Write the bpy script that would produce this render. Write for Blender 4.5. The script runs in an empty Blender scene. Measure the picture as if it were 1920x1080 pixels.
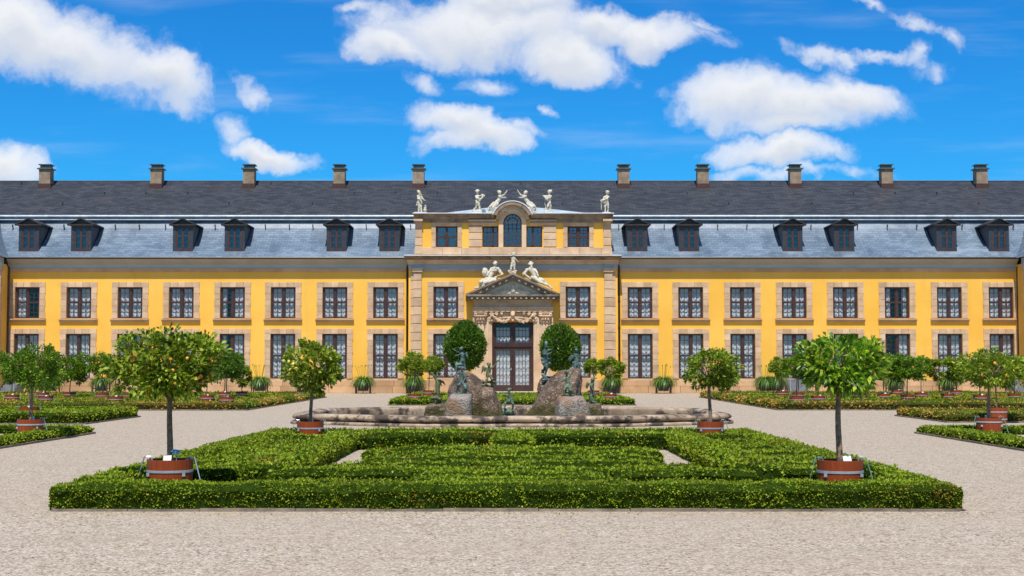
import bpy, bmesh, math, random
import numpy as np
from mathutils import Vector, Matrix
random.seed(7)
R = math.radians
# ------------------------------------------------------------------ camera
W0, H0, F0 = 1920, 1080, 2650.0
CAM_H = 1.7
PITCH = math.atan(148.0 / F0)
sc = bpy.context.scene
cam_d = bpy.data.cameras.new('camera')
cam = bpy.data.objects.new('camera', cam_d)
sc.collection.objects.link(cam)
cam.location = (0, 0, CAM_H)
cam.rotation_euler = (R(90) + PITCH, 0, 0)
cam_d.sensor_width = 36
cam_d.lens = 36 * F0 / W0
cam_d.clip_start = 0.1
cam_d.clip_end = 4000
sc.camera = cam
sc.render.resolution_x = 1024
sc.render.resolution_y = 576
sc.view_settings.view_transform = 'Standard'
sc.view_settings.look = 'None'
sc.view_settings.exposure = 0.06
sc.view_settings.gamma = 1.0
# ------------------------------------------------------------------ sun and sky
SUN_EL, SUN_AZ = R(60), R(4)
sdir = Vector((-math.sin(SUN_AZ) * math.cos(SUN_EL), -math.cos(SUN_AZ) * math.cos(SUN_EL), math.sin(SUN_EL)))
sl = bpy.data.lights.new('sun', 'SUN')
sl.energy = 4.9
sl.angle = R(0.5)
sl.color = (1.0, 0.95, 0.87)
so = bpy.data.objects.new('sun', sl)
so.rotation_euler = sdir.to_track_quat('Z', 'Y').to_euler()
so.location = (-20, -60, 90)
sc.collection.objects.link(so)

def ray(px, py):
    u = (px - W0 / 2) / F0
    v = (H0 / 2 - py) / F0
    c, s = math.cos(PITCH), math.sin(PITCH)
    return (u, c - v * s, s + v * c)
def G(px, py, z=0.0):            # hit with a horizontal plane
    d = ray(px, py); t = (z - CAM_H) / d[2]
    return (d[0] * t, d[1] * t)
def P(px, py, Y):                # hit with a frontal plane
    d = ray(px, py); t = Y / d[1]
    return (d[0] * t, CAM_H + d[2] * t)
def PX(px, Y, py=560): return P(px, py, Y)[0]
def PZ(py, Y): return P(960, py, Y)[1]

class NT:
    def __init__(s, tree): s.t = tree; s.n = tree.nodes; s.l = tree.links
    def add(s, typ, ins=None, **kw):
        n = s.n.new(typ)
        for k, v in kw.items(): setattr(n, k, v)
        if ins:
            for k, v in ins.items():
                if isinstance(v, bpy.types.NodeSocket): s.l.new(v, n.inputs[k])
                else: n.inputs[k].default_value = v
        return n
    def math(s, op, a, b=0.0, c=None, clamp=False):
        n = s.n.new('ShaderNodeMath'); n.operation = op; n.use_clamp = clamp
        for i, v in enumerate((a, b, c)):
            if v is None: continue
            if isinstance(v, bpy.types.NodeSocket): s.l.new(v, n.inputs[i])
            else: n.inputs[i].default_value = v
        return n.outputs[0]
    def mix(s, f, a, b, blend='MIX'):
        n = s.n.new('ShaderNodeMix'); n.data_type = 'RGBA'; n.blend_type = blend
        for k, v in ((0, f), (6, a), (7, b)):
            if isinstance(v, bpy.types.NodeSocket): s.l.new(v, n.inputs[k])
            else: n.inputs[k].default_value = (*v, 1) if (k and len(v) == 3) else v
        return n.outputs[2]
    def ramp(s, f, stops):
        n = s.n.new('ShaderNodeValToRGB'); s.l.new(f, n.inputs[0])
        e = n.color_ramp.elements
        while len(e) > 1: e.remove(e[-1])
        e[0].position = stops[0][0]; c = stops[0][1]; e[0].color = (*c, 1) if len(c) == 3 else c
        for p, c in stops[1:]:
            x = e.new(p); x.color = (*c, 1) if len(c) == 3 else c
        return n.outputs[0]
    def smooth(s, v, lo, hi):
        n = s.n.new('ShaderNodeMapRange'); n.interpolation_type = 'SMOOTHSTEP'
        s.l.new(v, n.inputs[0]); n.inputs[1].default_value = lo; n.inputs[2].default_value = hi
        return n.outputs[0]

world = bpy.data.worlds.new('World'); sc.world = world; world.use_nodes = True
wt = world.node_tree; wt.nodes.clear(); w = NT(wt)
sky = w.add('ShaderNodeTexSky'); sky.sky_type = 'NISHITA'; sky.sun_disc = False
sky.sun_elevation = SUN_EL; sky.sun_rotation = math.atan2(sdir.x, sdir.y)
sky.air_density = 1.0; sky.dust_density = 0.2; sky.ozone_density = 3.0
hs0 = w.add('ShaderNodeHueSaturation', {'Color': sky.outputs[0], 'Hue': 0.5, 'Saturation': 1.25, 'Value': 1.0})
hsc = w.mix(1.0, hs0.outputs[0], (0.20, 1.08, 1.66), 'MULTIPLY')
tc = w.add('ShaderNodeTexCoord')
sx = w.add('ShaderNodeSeparateXYZ', {0: tc.outputs['Generated']})
yy = w.math('MAXIMUM', sx.outputs[1], 0.05)
u = w.math('DIVIDE', sx.outputs[0], yy); v = w.math('DIVIDE', sx.outputs[2], yy)
uv = w.add('ShaderNodeCombineXYZ', {0: u, 1: v, 2: 0.0})
nz = w.add('ShaderNodeTexNoise', {'Vector': uv.outputs[0], 'Scale': 14.0, 'Detail': 5.0, 'Roughness': 0.6})
wv = w.add('ShaderNodeVectorMath', {0: nz.outputs['Color'], 1: (0.5, 0.5, 0.5)}, operation='SUBTRACT')
ws = w.add('ShaderNodeVectorMath', {0: wv.outputs[0]}, operation='SCALE'); ws.inputs[3].default_value = 0.055
wp = w.add('ShaderNodeVectorMath', {0: uv.outputs[0], 1: ws.outputs[0]}, operation='ADD')
CL = [(120, 70, 235, 78, 17, 1), (300, 138, 108, 50, 26, 1), (30, 40, 170, 75, 8, 1), (5, 300, 90, 46, 12, 1),
      (472, 168, 34, 26, 40, .5), (440, 232, 46, 28, 45, .75), (505, 283, 84, 24, 18, .9),
      (900, 50, 230, 66, 0, 1), (740, 80, 95, 34, 10, .9), (1060, 105, 120, 48, 12, .95), (1215, 62, 120, 38, 4, 1), (1130, 50, 90, 40, 0, 1), (1310, 50, 40, 12, 0, .6), (960, 5, 130, 40, 0, 1),
      (800, 148, 44, 26, 20, .55), (912, 154, 46, 26, 5, .65), (860, 232, 92, 40, 28, .95), (900, 262, 100, 32, 0, .95), (975, 243, 55, 18, 0, .7),
      (1026, 203, 16, 12, 0, .6), (1400, 180, 130, 62, 0, 1), (1480, 195, 175, 66, 4, 1), (1590, 190, 100, 42, 8, .9), (1480, 235, 110, 30, 0, .9), (1540, 92, 74, 19, 12, .75),
      (1470, 290, 145, 30, 2, .95), (1480, 328, 190, 18, 0, .7), (1640, 22, 52, 15, 25, .6), (1715, 48, 74, 17, 18, .65), (1778, 74, 34, 18, 40, .6),
      (1725, 98, 22, 30, 0, .6), (1590, 104, 40, 10, 5, .55), (1756, 132, 44, 20, 0, .55), (1660, 104, 62, 14, 0, .55), (1662, 200, 20, 13, 0, .7), (690, 6, 44, 18, 0, .7)]
best = None; bot = None; thin = None
for (cx, cy, rx, ry, rot, st) in CL:
    d = ray(cx, cy); cu, cv = d[0] / d[1], d[2] / d[1]
    for pas in (0, 1):
        mp = w.add('ShaderNodeMapping', {'Vector': wp.outputs[0]}, vector_type='TEXTURE')
        mp.inputs['Location'].default_value = (cu, cv - (0.45 * ry / F0 if pas else 0), 0)
        mp.inputs['Rotation'].default_value = (0, 0, R(-rot))
        mp.inputs['Scale'].default_value = (rx / F0 * 1.12, ry / F0 * 1.12, 1)
        ln = w.add('ShaderNodeVectorMath', {0: mp.outputs[0]}, operation='LENGTH')
        f = w.math('SUBTRACT', 1.0, ln.outputs[1])
        f = w.math('MULTIPLY', w.math('MAXIMUM', f, -1.0), 1.0)
        if st < .8:
            if pas == 0: thin = f if thin is None else w.math('SMOOTH_MAX', thin, f, 0.1)
            continue
        if pas == 0: best = f if best is None else w.math('SMOOTH_MAX', best, f, 0.12)
        else: bot = f if bot is None else w.math('MAXIMUM', bot, f)
n2 = w.add('ShaderNodeTexNoise', {'Vector': wp.outputs[0], 'Scale': 24.0, 'Detail': 9.0, 'Roughness': 0.58})
fb = w.math('MULTIPLY', w.math('SUBTRACT', n2.outputs[0], 0.5), 1.3)
den = w.math('ADD', best, fb)
mask = w.math('MAXIMUM', w.math('ADD', w.math('MULTIPLY', w.smooth(den, -0.10, 0.36), .5), w.math('MULTIPLY', w.smooth(den, -0.05, 0.85), .5)), w.math('MULTIPLY', w.smooth(w.math('ADD', thin, w.math('MULTIPLY', fb, 2.0)), -.05, 1.0), .68))
# thin streaks
mp = w.add('ShaderNodeMapping', {'Vector': uv.outputs[0]}); mp.inputs['Scale'].default_value = (3.0, 22.0, 1); mp.inputs['Rotation'].default_value = (0, 0, R(-4))
n3 = w.add('ShaderNodeTexNoise', {'Vector': mp.outputs[0], 'Scale': 1.6, 'Detail': 5.0, 'Roughness': 0.55})
streak = w.math('MULTIPLY', w.smooth(n3.outputs[0], 0.5, 0.85), 0.2)
grey = w.smooth(w.math('ADD', bot, w.math('MULTIPLY', fb, 0.8)), 0.05, 0.95)
ccol = w.mix(grey, (11.6, 11.6, 11.7), (8.6, 9.1, 10.0))
alpha = w.math('MAXIMUM', w.math('MULTIPLY', mask, 0.97), streak)
fwd = w.smooth(sx.outputs[1], 0.05, 0.3)
alpha = w.math('MULTIPLY', alpha, fwd)
# unseen cloud added overhead and behind the camera to make the skylight more neutral
n4 = w.add('ShaderNodeTexNoise', {'Vector': tc.outputs['Generated'], 'Scale': 3.2, 'Detail': 7.0, 'Roughness': 0.6})
up_ = w.smooth(sx.outputs[2], 0.02, 0.2)
rest = w.math('MULTIPLY', w.math('MULTIPLY', w.smooth(n4.outputs[0], .44, .62), w.math('SUBTRACT', 1.0, fwd)), w.math('MULTIPLY', up_, .9))
skc = w.mix(alpha, w.mix(rest, hsc, (6.6, 6.2, 5.8)), ccol)
bg = w.add('ShaderNodeBackground', {'Color': skc, 'Strength': 0.08})
wo = w.add('ShaderNodeOutputWorld', {0: bg.outputs[0]})
# ------------------------------------------------------------------ helpers
def V3(a): return np.asarray(a, dtype=np.float64)
def vnoise(Pn, scale, seed=0):
    q = V3(Pn) * scale + seed * 17.31
    i = np.floor(q).astype(np.int64); f = q - i; f = f * f * (3 - 2 * f)
    def h(a, b, c):
        n = (a * 374761393 + b * 668265263 + c * 2147483647 + seed * 974711) & 0xffffffff
        n = ((n ^ (n >> 13)) * 1274126177) & 0xffffffff
        n = n ^ (n >> 16)
        return (n & 0xffff) / 65535.0
    r = 0
    for dx in (0, 1):
        for dy in (0, 1):
            for dz in (0, 1):
                wgt = (f[:, 0] if dx else 1 - f[:, 0]) * (f[:, 1] if dy else 1 - f[:, 1]) * (f[:, 2] if dz else 1 - f[:, 2])
                r = r + wgt * h(i[:, 0] + dx, i[:, 1] + dy, i[:, 2] + dz)
    return r * 2 - 1

def mesh_np(name, verts, loops_quads, smooth=False):
    me = bpy.data.meshes.new(name)
    nv, nf = len(verts), len(loops_quads)
    k = loops_quads.shape[1]
    me.vertices.add(nv); me.vertices.foreach_set('co', verts.astype(np.float32).ravel())
    me.loops.add(nf * k); me.loops.foreach_set('vertex_index', loops_quads.astype(np.int32).ravel())
    me.polygons.add(nf)
    me.polygons.foreach_set('loop_start', np.arange(0, nf * k, k, dtype=np.int32))
    me.polygons.foreach_set('loop_total', np.full(nf, k, dtype=np.int32))
    if smooth: me.polygons.foreach_set('use_smooth', np.ones(nf, dtype=bool))
    me.update(calc_edges=True)
    return me

def link(name, me, m=None, parent=None, loc=(0, 0, 0)):
    o = bpy.data.objects.new(name, me)
    sc.collection.objects.link(o)
    if me is not None and m is not None: me.materials.append(m)
    if parent is not None: o.parent = parent
    o.location = loc
    return o
def empty(name, loc, label, cat, group=None):
    o = bpy.data.objects.new(name, None); sc.collection.objects.link(o)
    o.location = loc; o.empty_display_size = 0.2
    tag(o, label, cat, group); return o
def tag(o, label=None, cat=None, group=None, kind=None):
    if label: o['label'] = label
    if cat: o['category'] = cat
    if group: o['group'] = group
    if kind: o['kind'] = kind
    return o
def copy_tree(o, parent=None):
    c = o.copy(); sc.collection.objects.link(c); c.parent = parent
    for ch in list(o.children): copy_tree(ch, c)
    return c

class MB:
    def __init__(s): s.v = []; s.f = []
    def poly(s, pts): 
        b = len(s.v); s.v += [tuple(p) for p in pts]; s.f.append(tuple(range(b, b + len(pts)))); return s
    def box(s, x0, x1, y0, y1, z0, z1):
        b = len(s.v)
        s.v += [(x0, y0, z0), (x1, y0, z0), (x1, y1, z0), (x0, y1, z0), (x0, y0, z1), (x1, y0, z1), (x1, y1, z1), (x0, y1, z1)]
        s.f += [(b, b+3, b+2, b+1), (b+4, b+5, b+6, b+7), (b, b+1, b+5, b+4), (b+1, b+2, b+6, b+5), (b+2, b+3, b+7, b+6), (b+3, b, b+4, b+7)]
        return s
    def bbox(s, x0, x1, y0, y1, z0, z1, c=0.01):          # box with chamfered front edges
        b = len(s.v)
        s.v += [(x0, y1, z0), (x1, y1, z0), (x1, y1, z1), (x0, y1, z1), (x0, y0 + c, z0), (x1, y0 + c, z0), (x1, y0 + c, z1), (x0, y0 + c, z1),
                (x0 + c, y0, z0 + c), (x1 - c, y0, z0 + c), (x1 - c, y0, z1 - c), (x0 + c, y0, z1 - c)]
        s.f += [(b+8, b+9, b+10, b+11), (b+4, b+5, b+9, b+8), (b+5, b+6, b+10, b+9), (b+6, b+7, b+11, b+10), (b+7, b+4, b+8, b+11),
                (b, b+1, b+5, b+4), (b+1, b+2, b+6, b+5), (b+2, b+3, b+7, b+6), (b+3, b, b+4, b+7), (b, b+3, b+2, b+1)]
        return s
    def extr_x(s, prof, x0, x1, caps=True):               # prof: list of (y, z), extruded along x
        b = len(s.v); n = len(prof)
        s.v += [(x0, y, z) for y, z in prof] + [(x1, y, z) for y, z in prof]
        for i in range(n):
            j = (i + 1) % n; s.f.append((b + i, b + j, b + n + j, b + n + i))
        if caps: s.f += [tuple(range(b, b + n))[::-1], tuple(range(b + n, b + 2 * n))]
        return s
    def extr_y(s, prof, y0, y1):                          # prof: (x, z), extruded along y
        b = len(s.v); n = len(prof)
        s.v += [(x, y0, z) for x, z in prof] + [(x, y1, z) for x, z in prof]
        for i in range(n):
            j = (i + 1) % n; s.f.append((b + i, b + j, b + n + j, b + n + i))
        s.f += [tuple(range(b, b + n)), tuple(range(b + n, b + 2 * n))[::-1]]
        return s
    def tube(s, pts, radii, n=8, caps=True):
        pts = [Vector(p) for p in pts]
        if not hasattr(radii, '__len__'): radii = [radii] * len(pts)
        b = len(s.v); up = Vector((0.0123, 0.031, 1))
        for i, p in enumerate(pts):
            t = (pts[min(i + 1, len(pts) - 1)] - pts[max(i - 1, 0)])
            if t.length < 1e-9: t = Vector((0, 0, 1))
            t.normalize()
            a = t.cross(up if abs(t.z) < .95 else Vector((1, 0.02, 0))).normalized(); c = t.cross(a)
            for k in range(n):
                th = 2 * math.pi * k / n
                s.v.append(tuple(p + (a * math.cos(th) + c * math.sin(th)) * radii[i]))
        for i in range(len(pts) - 1):
            for k in range(n):
                k2 = (k + 1) % n
                s.f.append((b + i*n + k, b + i*n + k2, b + (i+1)*n + k2, b + (i+1)*n + k))
        if caps: s.f += [tuple(b + k for k in range(n))[::-1], tuple(b + (len(pts)-1)*n + k for k in range(n))]
        return s
    def lathe(s, prof, n=24, c=(0, 0, 0), caps=True):     # prof: (r, z)
        b = len(s.v)
        for r, z in prof:
            for k in range(n):
                th = 2 * math.pi * k / n; s.v.append((c[0] + r * math.cos(th), c[1] + r * math.sin(th), c[2] + z))
        for i in range(len(prof) - 1):
            for k in range(n):
                k2 = (k + 1) % n; s.f.append((b + i*n + k, b + i*n + k2, b + (i+1)*n + k2, b + (i+1)*n + k))
        if caps: s.f += [tuple(b + k for k in range(n))[::-1], tuple(b + (len(prof)-1)*n + k for k in range(n))]
        return s
    def ball(s, c, r, n=8, m=6):
        rx, ry, rz = (r, r, r) if not hasattr(r, '__len__') else r
        b = len(s.v)
        for i in range(m + 1):
            ph = math.pi * i / m
            for k in range(n):
                th = 2 * math.pi * k / n
                s.v.append((c[0] + rx * math.sin(ph) * math.cos(th), c[1] + ry * math.sin(ph) * math.sin(th), c[2] - rz * math.cos(ph)))
        for i in range(m):
            for k in range(n):
                k2 = (k + 1) % n; s.f.append((b + i*n + k, b + i*n + k2, b + (i+1)*n + k2, b + (i+1)*n + k))
        return s
    def caps(s, p0, p1, r0, r1, n=10):                    # tapered capsule
        p0 = Vector(p0); p1 = Vector(p1); d = p1 - p0
        if d.length < 1e-6: return s.ball(p0, max(r0, r1))
        t = d.normalized(); pts = []; rr = []
        for a in (90, 60, 30): pts.append(p0 - t * r0 * math.sin(R(a))); rr.append(max(r0 * math.cos(R(a)), 1e-3))
        pts.append(p0); rr.append(r0); pts.append(p1); rr.append(r1)
        for a in (30, 60, 90): pts.append(p1 + t * r1 * math.sin(R(a))); rr.append(max(r1 * math.cos(R(a)), 1e-3))
        return s.tube(pts, rr, n)
    def build(s, name, m, parent=None, base=(0, 0, 0), smooth=False, world_parent=None):
        # vertices are given in world space relative to nothing; base = the world origin of the new object
        off = V3(base)
        vs = (V3(s.v) - off)
        me = bpy.data.meshes.new(name)
        me.from_pydata([tuple(x) for x in vs], [], s.f); me.update()
        if smooth:
            me.polygons.foreach_set('use_smooth', [True] * len(me.polygons))
        bm = bmesh.new(); bm.from_mesh(me); bmesh.ops.recalc_face_normals(bm, faces=bm.faces); bm.to_mesh(me); bm.free()
        pb = wloc(parent) if parent is not None else V3((0, 0, 0))
        return link(name, me, m, parent, tuple(off - pb))
def wloc(o):
    p = V3(o.location)
    while o.parent is not None: o = o.parent; p = p + V3(o.location)
    return p
def remesh(mb, voxel, name, m, parent=None, base=(0, 0, 0), disp=None, smooth_it=2):
    off = V3(base)
    me = bpy.data.meshes.new('tmp'); me.from_pydata([tuple(x) for x in (V3(mb.v) - off)], [], mb.f); me.update()
    bm = bmesh.new(); bm.from_mesh(me); bmesh.ops.recalc_face_normals(bm, faces=bm.faces); bm.to_mesh(me); bm.free()
    o = bpy.data.objects.new('tmp', me); sc.collection.objects.link(o)
    r = o.modifiers.new('r', 'REMESH'); r.mode = 'VOXEL'; r.voxel_size = voxel
    if smooth_it:
        q = o.modifiers.new('s', 'SMOOTH'); q.iterations = smooth_it; q.factor = 0.5
    dg = bpy.context.evaluated_depsgraph_get(); dg.update()
    me2 = bpy.data.meshes.new_from_object(o.evaluated_get(dg)); me2.name = name
    bpy.data.objects.remove(o); bpy.data.meshes.remove(me)
    if disp:
        co = np.empty(len(me2.vertices) * 3); me2.vertices.foreach_get('co', co); co = co.reshape(-1, 3)
        no = np.empty(len(me2.vertices) * 3); me2.vertices.foreach_get('normal', no); no = no.reshape(-1, 3)
        for amp, s_, sd in disp: co = co + no * (vnoise(co + off, s_, sd) * amp)[:, None]
        me2.vertices.foreach_set('co', co.ravel())
    me2.polygons.foreach_set('use_smooth', [True] * len(me2.polygons)); me2.update()
    me2.materials.clear()
    pb = wloc(parent) if parent is not None else V3((0, 0, 0))
    return link(name, me2, m, parent, tuple(off - pb))

# ------------------------------------------------------------------ materials
MATS = {}
def newmat(name):
    m = bpy.data.materials.new(name); m.use_nodes = True; t = m.node_tree; t.nodes.clear(); n = NT(t)
    out = n.add('ShaderNodeOutputMaterial'); MATS[name] = m
    return m, n, out
def bsdf(n, out, color, rough=0.8, metal=0.0, spec=0.5, normal=None, **kw):
    b = n.add('ShaderNodeBsdfPrincipled')
    for k, v in (('Base Color', color), ('Roughness', rough), ('Metallic', metal), ('Specular IOR Level', spec)):
        if isinstance(v, bpy.types.NodeSocket): n.l.new(v, b.inputs[k])
        else: b.inputs[k].default_value = (*v, 1) if (k == 'Base Color' and len(v) == 3) else v
    if normal is not None: n.l.new(normal, b.inputs['Normal'])
    n.l.new(b.outputs[0], out.inputs[0]); return b
def pos(n): return n.add('ShaderNodeNewGeometry').outputs['Position']
def noise(n, vec, scale, detail=4.0, rough=0.55):
    return n.add('ShaderNodeTexNoise', {'Vector': vec, 'Scale': scale, 'Detail': detail, 'Roughness': rough}).outputs[0]
def bump(n, h, strength, dist=0.02):
    return n.add('ShaderNodeBump', {'Height': h, 'Strength': strength, 'Distance': dist}).outputs[0]
def island(n): return n.add('ShaderNodeNewGeometry').outputs['Random Per Island']

def simple(name, a, b, scale, rough=0.8, metal=0.0, bs=0.0, bscale=30, spec=0.5, c=None, cs=2.0, cth=(.55, .7), isl=0.0):
    m, n, o = newmat(name); p = pos(n)
    col = n.mix(n.smooth(noise(n, p, scale), .3, .7), a, b)
    if c: col = n.mix(n.smooth(noise(n, p, cs, 6.0, .65), cth[0], cth[1]), col, c)
    if isl:
        k = n.math('ADD', n.math('MULTIPLY', island(n), isl), 1 - isl / 2)
        hv = n.add('ShaderNodeHueSaturation', {'Color': col, 'Value': k}); col = hv.outputs[0]
    nr = bump(n, noise(n, p, bscale, 6.0), bs) if bs else None
    bsdf(n, o, col, rough, metal, spec, nr); return m

def leafmat(name, cols, patch=None, pth=(.6, .72), ps=1.1, rough=0.5, trans=0.35, spec=0.25):
    m, n, o = newmat(name); p = pos(n); r = island(n)
    col = n.ramp(r, cols)
    g = n.smooth(noise(n, p, 1.7, 3.0), .3, .7)
    hv = n.add('ShaderNodeHueSaturation', {'Color': col, 'Value': n.math('ADD', n.math('MULTIPLY', g, 0.5), 0.76)}); col = hv.outputs[0]
    if patch:
        pm = n.smooth(n.math('ADD', noise(n, p, ps, 5.0, .6), n.math('MULTIPLY', n.math('SUBTRACT', r, .5), .12)), pth[0], pth[1])
        pc = n.ramp(n.math('FRACT', n.math('MULTIPLY', r, 7.3)), patch)
        col = n.mix(pm, col, pc)
    b = bsdf(n, o, col, rough, 0, spec)
    tcol = n.mix(1.0, col, (1.3, 1.35, 0.5), 'MULTIPLY')
    t = n.add('ShaderNodeBsdfTranslucent', {'Color': tcol})
    mx = n.add('ShaderNodeMixShader', {0: trans, 1: b.outputs[0], 2: t.outputs[0]})
    n.l.new(mx.outputs[0], o.inputs[0]); return m

# gravel
m, n, o = newmat('gravel'); p = pos(n)
vo = n.add('ShaderNodeTexVoronoi', {'Vector': p, 'Scale': 58.0, 'Randomness': 1.0})
vo2 = n.add('ShaderNodeTexVoronoi', {'Vector': p, 'Scale': 36.0, 'Randomness': 1.0})
sv = n.add('ShaderNodeSeparateColor', {0: vo.outputs['Color']}); sv2 = n.add('ShaderNodeSeparateColor', {0: vo2.outputs['Color']})
col = n.ramp(sv.outputs[0], [(0, (.15, .115, .075)), (.14, (.33, .272, .20)), (.5, (.44, .372, .28)), (.85, (.54, .465, .365)), (1, (.78, .70, .59))])
col = n.mix(n.smooth(sv2.outputs[1], .72, .95), col, (.20, .145, .095))
big = n.smooth(noise(n, p, 0.35, 5.0, .6), .35, .65)
col = n.mix(n.math('MULTIPLY', big, .38), col, (.40, .315, .235))
med = n.smooth(noise(n, p, 4.0, 6.0, .7), .42, .7)
col = n.mix(n.math('MULTIPLY', med, .25), col, (.64, .56, .45))
mtr = n.add('ShaderNodeMapping', {'Vector': p}); mtr.inputs['Scale'].default_value = (.22, 2.6, 1); mtr.inputs['Rotation'].default_value = (0, 0, .12)
col = n.mix(n.math('MULTIPLY', n.smooth(noise(n, mtr.outputs[0], 1.0, 5.0, .6), .5, .72), .30), col, (.33, .27, .20))
h = n.math('ADD', n.math('MULTIPLY', vo.outputs['Distance'], -1.0), n.math('MULTIPLY', vo2.outputs['Distance'], -.8))
bsdf(n, o, col, .95, 0, .2, bump(n, h, .55, .012))

m, n, o = newmat('plaster'); p = pos(n)
col = n.mix(n.smooth(noise(n, p, .35, 5.0), .3, .7), (.83, .445, .062), (.90, .52, .09))
mpp = n.add('ShaderNodeMapping', {'Vector': p}); mpp.inputs['Scale'].default_value = (2.2, 2.2, .22)
col = n.mix(n.math('MULTIPLY', n.smooth(noise(n, mpp.outputs[0], 1.0, 6.0, .65), .48, .78), .32), col, (.66, .39, .085))
col = n.mix(n.math('MULTIPLY', n.smooth(noise(n, p, .9, 6.0, .7), .56, .8), .3), col, (.88, .62, .20))
bsdf(n, o, col, .9, 0, .3, bump(n, noise(n, p, 6.0, 6.0), .08))
simple('sandstone', (.50, .33, .20), (.65, .46, .295), 1.3, .9, bs=.25, bscale=12, c=(.34, .22, .14), cs=3.2, cth=(.6, .8), isl=.3)
simple('sandstone_plinth', (.47, .28, .14), (.63, .40, .22), .7, .9, bs=.3, bscale=9, c=(.34, .17, .08), cs=.9, cth=(.58, .78), isl=.35)
simple('sandstone_pale', (.60, .41, .25), (.72, .53, .35), 1.6, .9, bs=.25, bscale=14, c=(.42, .29, .19), cs=2.4, cth=(.6, .85))
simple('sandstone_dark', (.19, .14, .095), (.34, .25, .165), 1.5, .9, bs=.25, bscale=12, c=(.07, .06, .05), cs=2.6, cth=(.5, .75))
simple('cornice_paint', (.36, .33, .26), (.43, .39, .31), .6, .85)
simple('frieze_paint', (.30, .40, .46), (.36, .45, .50), .6, .85)
simple('statue_stone', (.47, .43, .33), (.66, .61, .49), 3.0, .85, bs=.3, bscale=25, c=(.42, .39, .30), cs=6.0, cth=(.58, .8))
simple('tympanum_paint', (.60, .62, .56), (.68, .70, .62), 2.0, .9)
simple('wood_brown', (.045, .018, .016), (.065, .028, .022), 4.0, .45)
simple('wood_red', (.055, .022, .016), (.08, .03, .022), 4.0, .5)
simple('lead', (.42, .50, .56), (.60, .68, .74), 2.0, .5, metal=.1, c=(.30, .35, .40), cs=3, cth=(.5, .8), bs=.1)
simple('gutter', (.02, .02, .022), (.035, .032, .032), 4.0, .4)
simple('downpipe', (.05, .022, .018), (.075, .035, .028), 4.0, .45)
simple('dormer_slate', (.018, .026, .038), (.032, .042, .058), 4.0, .55, bs=.3, bscale=8)
simple('dormer_roof', (.020, .016, .015), (.038, .030, .027), 4.0, .6)
simple('chimney_brick', (.20, .15, .10), (.33, .25, .175), 2.5, .9, bs=.3, bscale=12, c=(.2, .15, .11), cs=3, cth=(.55, .8))
simple('copper_cap', (.05, .085, .09), (.09, .13, .13), 3.0, .5)
simple('dark_interior', (.012, .011, .011), (.02, .018, .017), 1, .95)  # near-black colour stands for the darkness of unlit rooms
simple('bronze_green', (.07, .11, .065), (.15, .22, .14), 6.0, .6, metal=.25, bs=.2, bscale=50, c=(.045, .055, .04), cs=9.0, cth=(.48, .66))
simple('bronze_olive', (.09, .105, .05), (.17, .20, .09), 6.0, .6, metal=.25, bs=.2, bscale=50, c=(.05, .045, .03), cs=9.0, cth=(.48, .66))
simple('bronze_blue', (.045, .075, .062), (.13, .21, .18), 6.0, .6, metal=.25, bs=.2, bscale=50, c=(.04, .07, .08), cs=9.0, cth=(.46, .66))
simple('basin_stone', (.27, .19, .125), (.50, .385, .27), 1.6, .85, bs=.6, bscale=14, c=(.065, .048, .034), cs=2.1, cth=(.46, .6))
simple('bark', (.13, .09, .06), (.28, .20, .13), 20.0, .9, bs=.6, bscale=40)
simple('steel', (.50, .54, .56), (.62, .66, .68), 8.0, .35, metal=.6)
simple('steel_green', (.14, .27, .24), (.22, .36, .32), 8.0, .5, metal=.2)
simple('card_white', (.55, .56, .56), (.64, .64, .64), 8.0, .6)
simple('card_blue', (.10, .30, .50), (.2, .45, .65), 30.0, .5)
simple('soil', (.10, .07, .045), (.17, .12, .08), 20.0, .95, bs=.6, bscale=40)
simple('kerb_stone', (.13, .105, .08), (.25, .20, .15), 5.0, .9, bs=.4, bscale=20, isl=.25)
simple('step_stone', (.14, .15, .16), (.22, .22, .23), 3.0, .85)
simple('threshold_stone', (.55, .47, .38), (.68, .60, .50), 3.0, .85)
simple('pot_dark', (.045, .035, .03), (.09, .07, .055), 6.0, .7)
simple('fruit_orange', (.80, .28, .03), (.85, .38, .06), 8.0, .45)
simple('fruit_lemon', (.75, .58, .08), (.80, .68, .16), 8.0, .45)
simple('hedge_core', (.012, .024, .003), (.028, .052, .007), 9.0, 1.0, spec=0.0, bs=.8, bscale=45)  # core colour kept near black-green to stand for shade between the leaves
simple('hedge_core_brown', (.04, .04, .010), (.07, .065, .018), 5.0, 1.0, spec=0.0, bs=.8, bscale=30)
simple('lead_white', (.60, .62, .64), (.74, .75, .76), 2.0, .5)

# rust red tub with vertical staves
m, n, o = newmat('tub_wood'); tcn = n.add('ShaderNodeTexCoord')
sp = n.add('ShaderNodeSeparateXYZ', {0: tcn.outputs['Object']})
ang = n.math('ARCTAN2', sp.outputs[1], sp.outputs[0])
fr = n.math('FRACT', n.math('MULTIPLY', ang, 3.6))
fl = n.math('FLOOR', n.math('MULTIPLY', ang, 3.6))
wn = n.add('ShaderNodeTexWhiteNoise', {1: fl}, noise_dimensions='1D')
mp = n.add('ShaderNodeMapping', {'Vector': tcn.outputs['Object']}); mp.inputs['Scale'].default_value = (30, 30, 4)
gr = noise(n, mp.outputs[0], 1.0, 5.0)
col = n.mix(gr, (.20, .032, .007), (.34, .07, .016))
col = n.add('ShaderNodeHueSaturation', {'Color': col, 'Value': n.math('ADD', n.math('MULTIPLY', wn.outputs[0], .18), .88)}).outputs[0]
gap = n.math('LESS_THAN', fr, .03)
col = n.mix(n.math('MULTIPLY', gap, .6), col, (.05, .012, .006))
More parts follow.
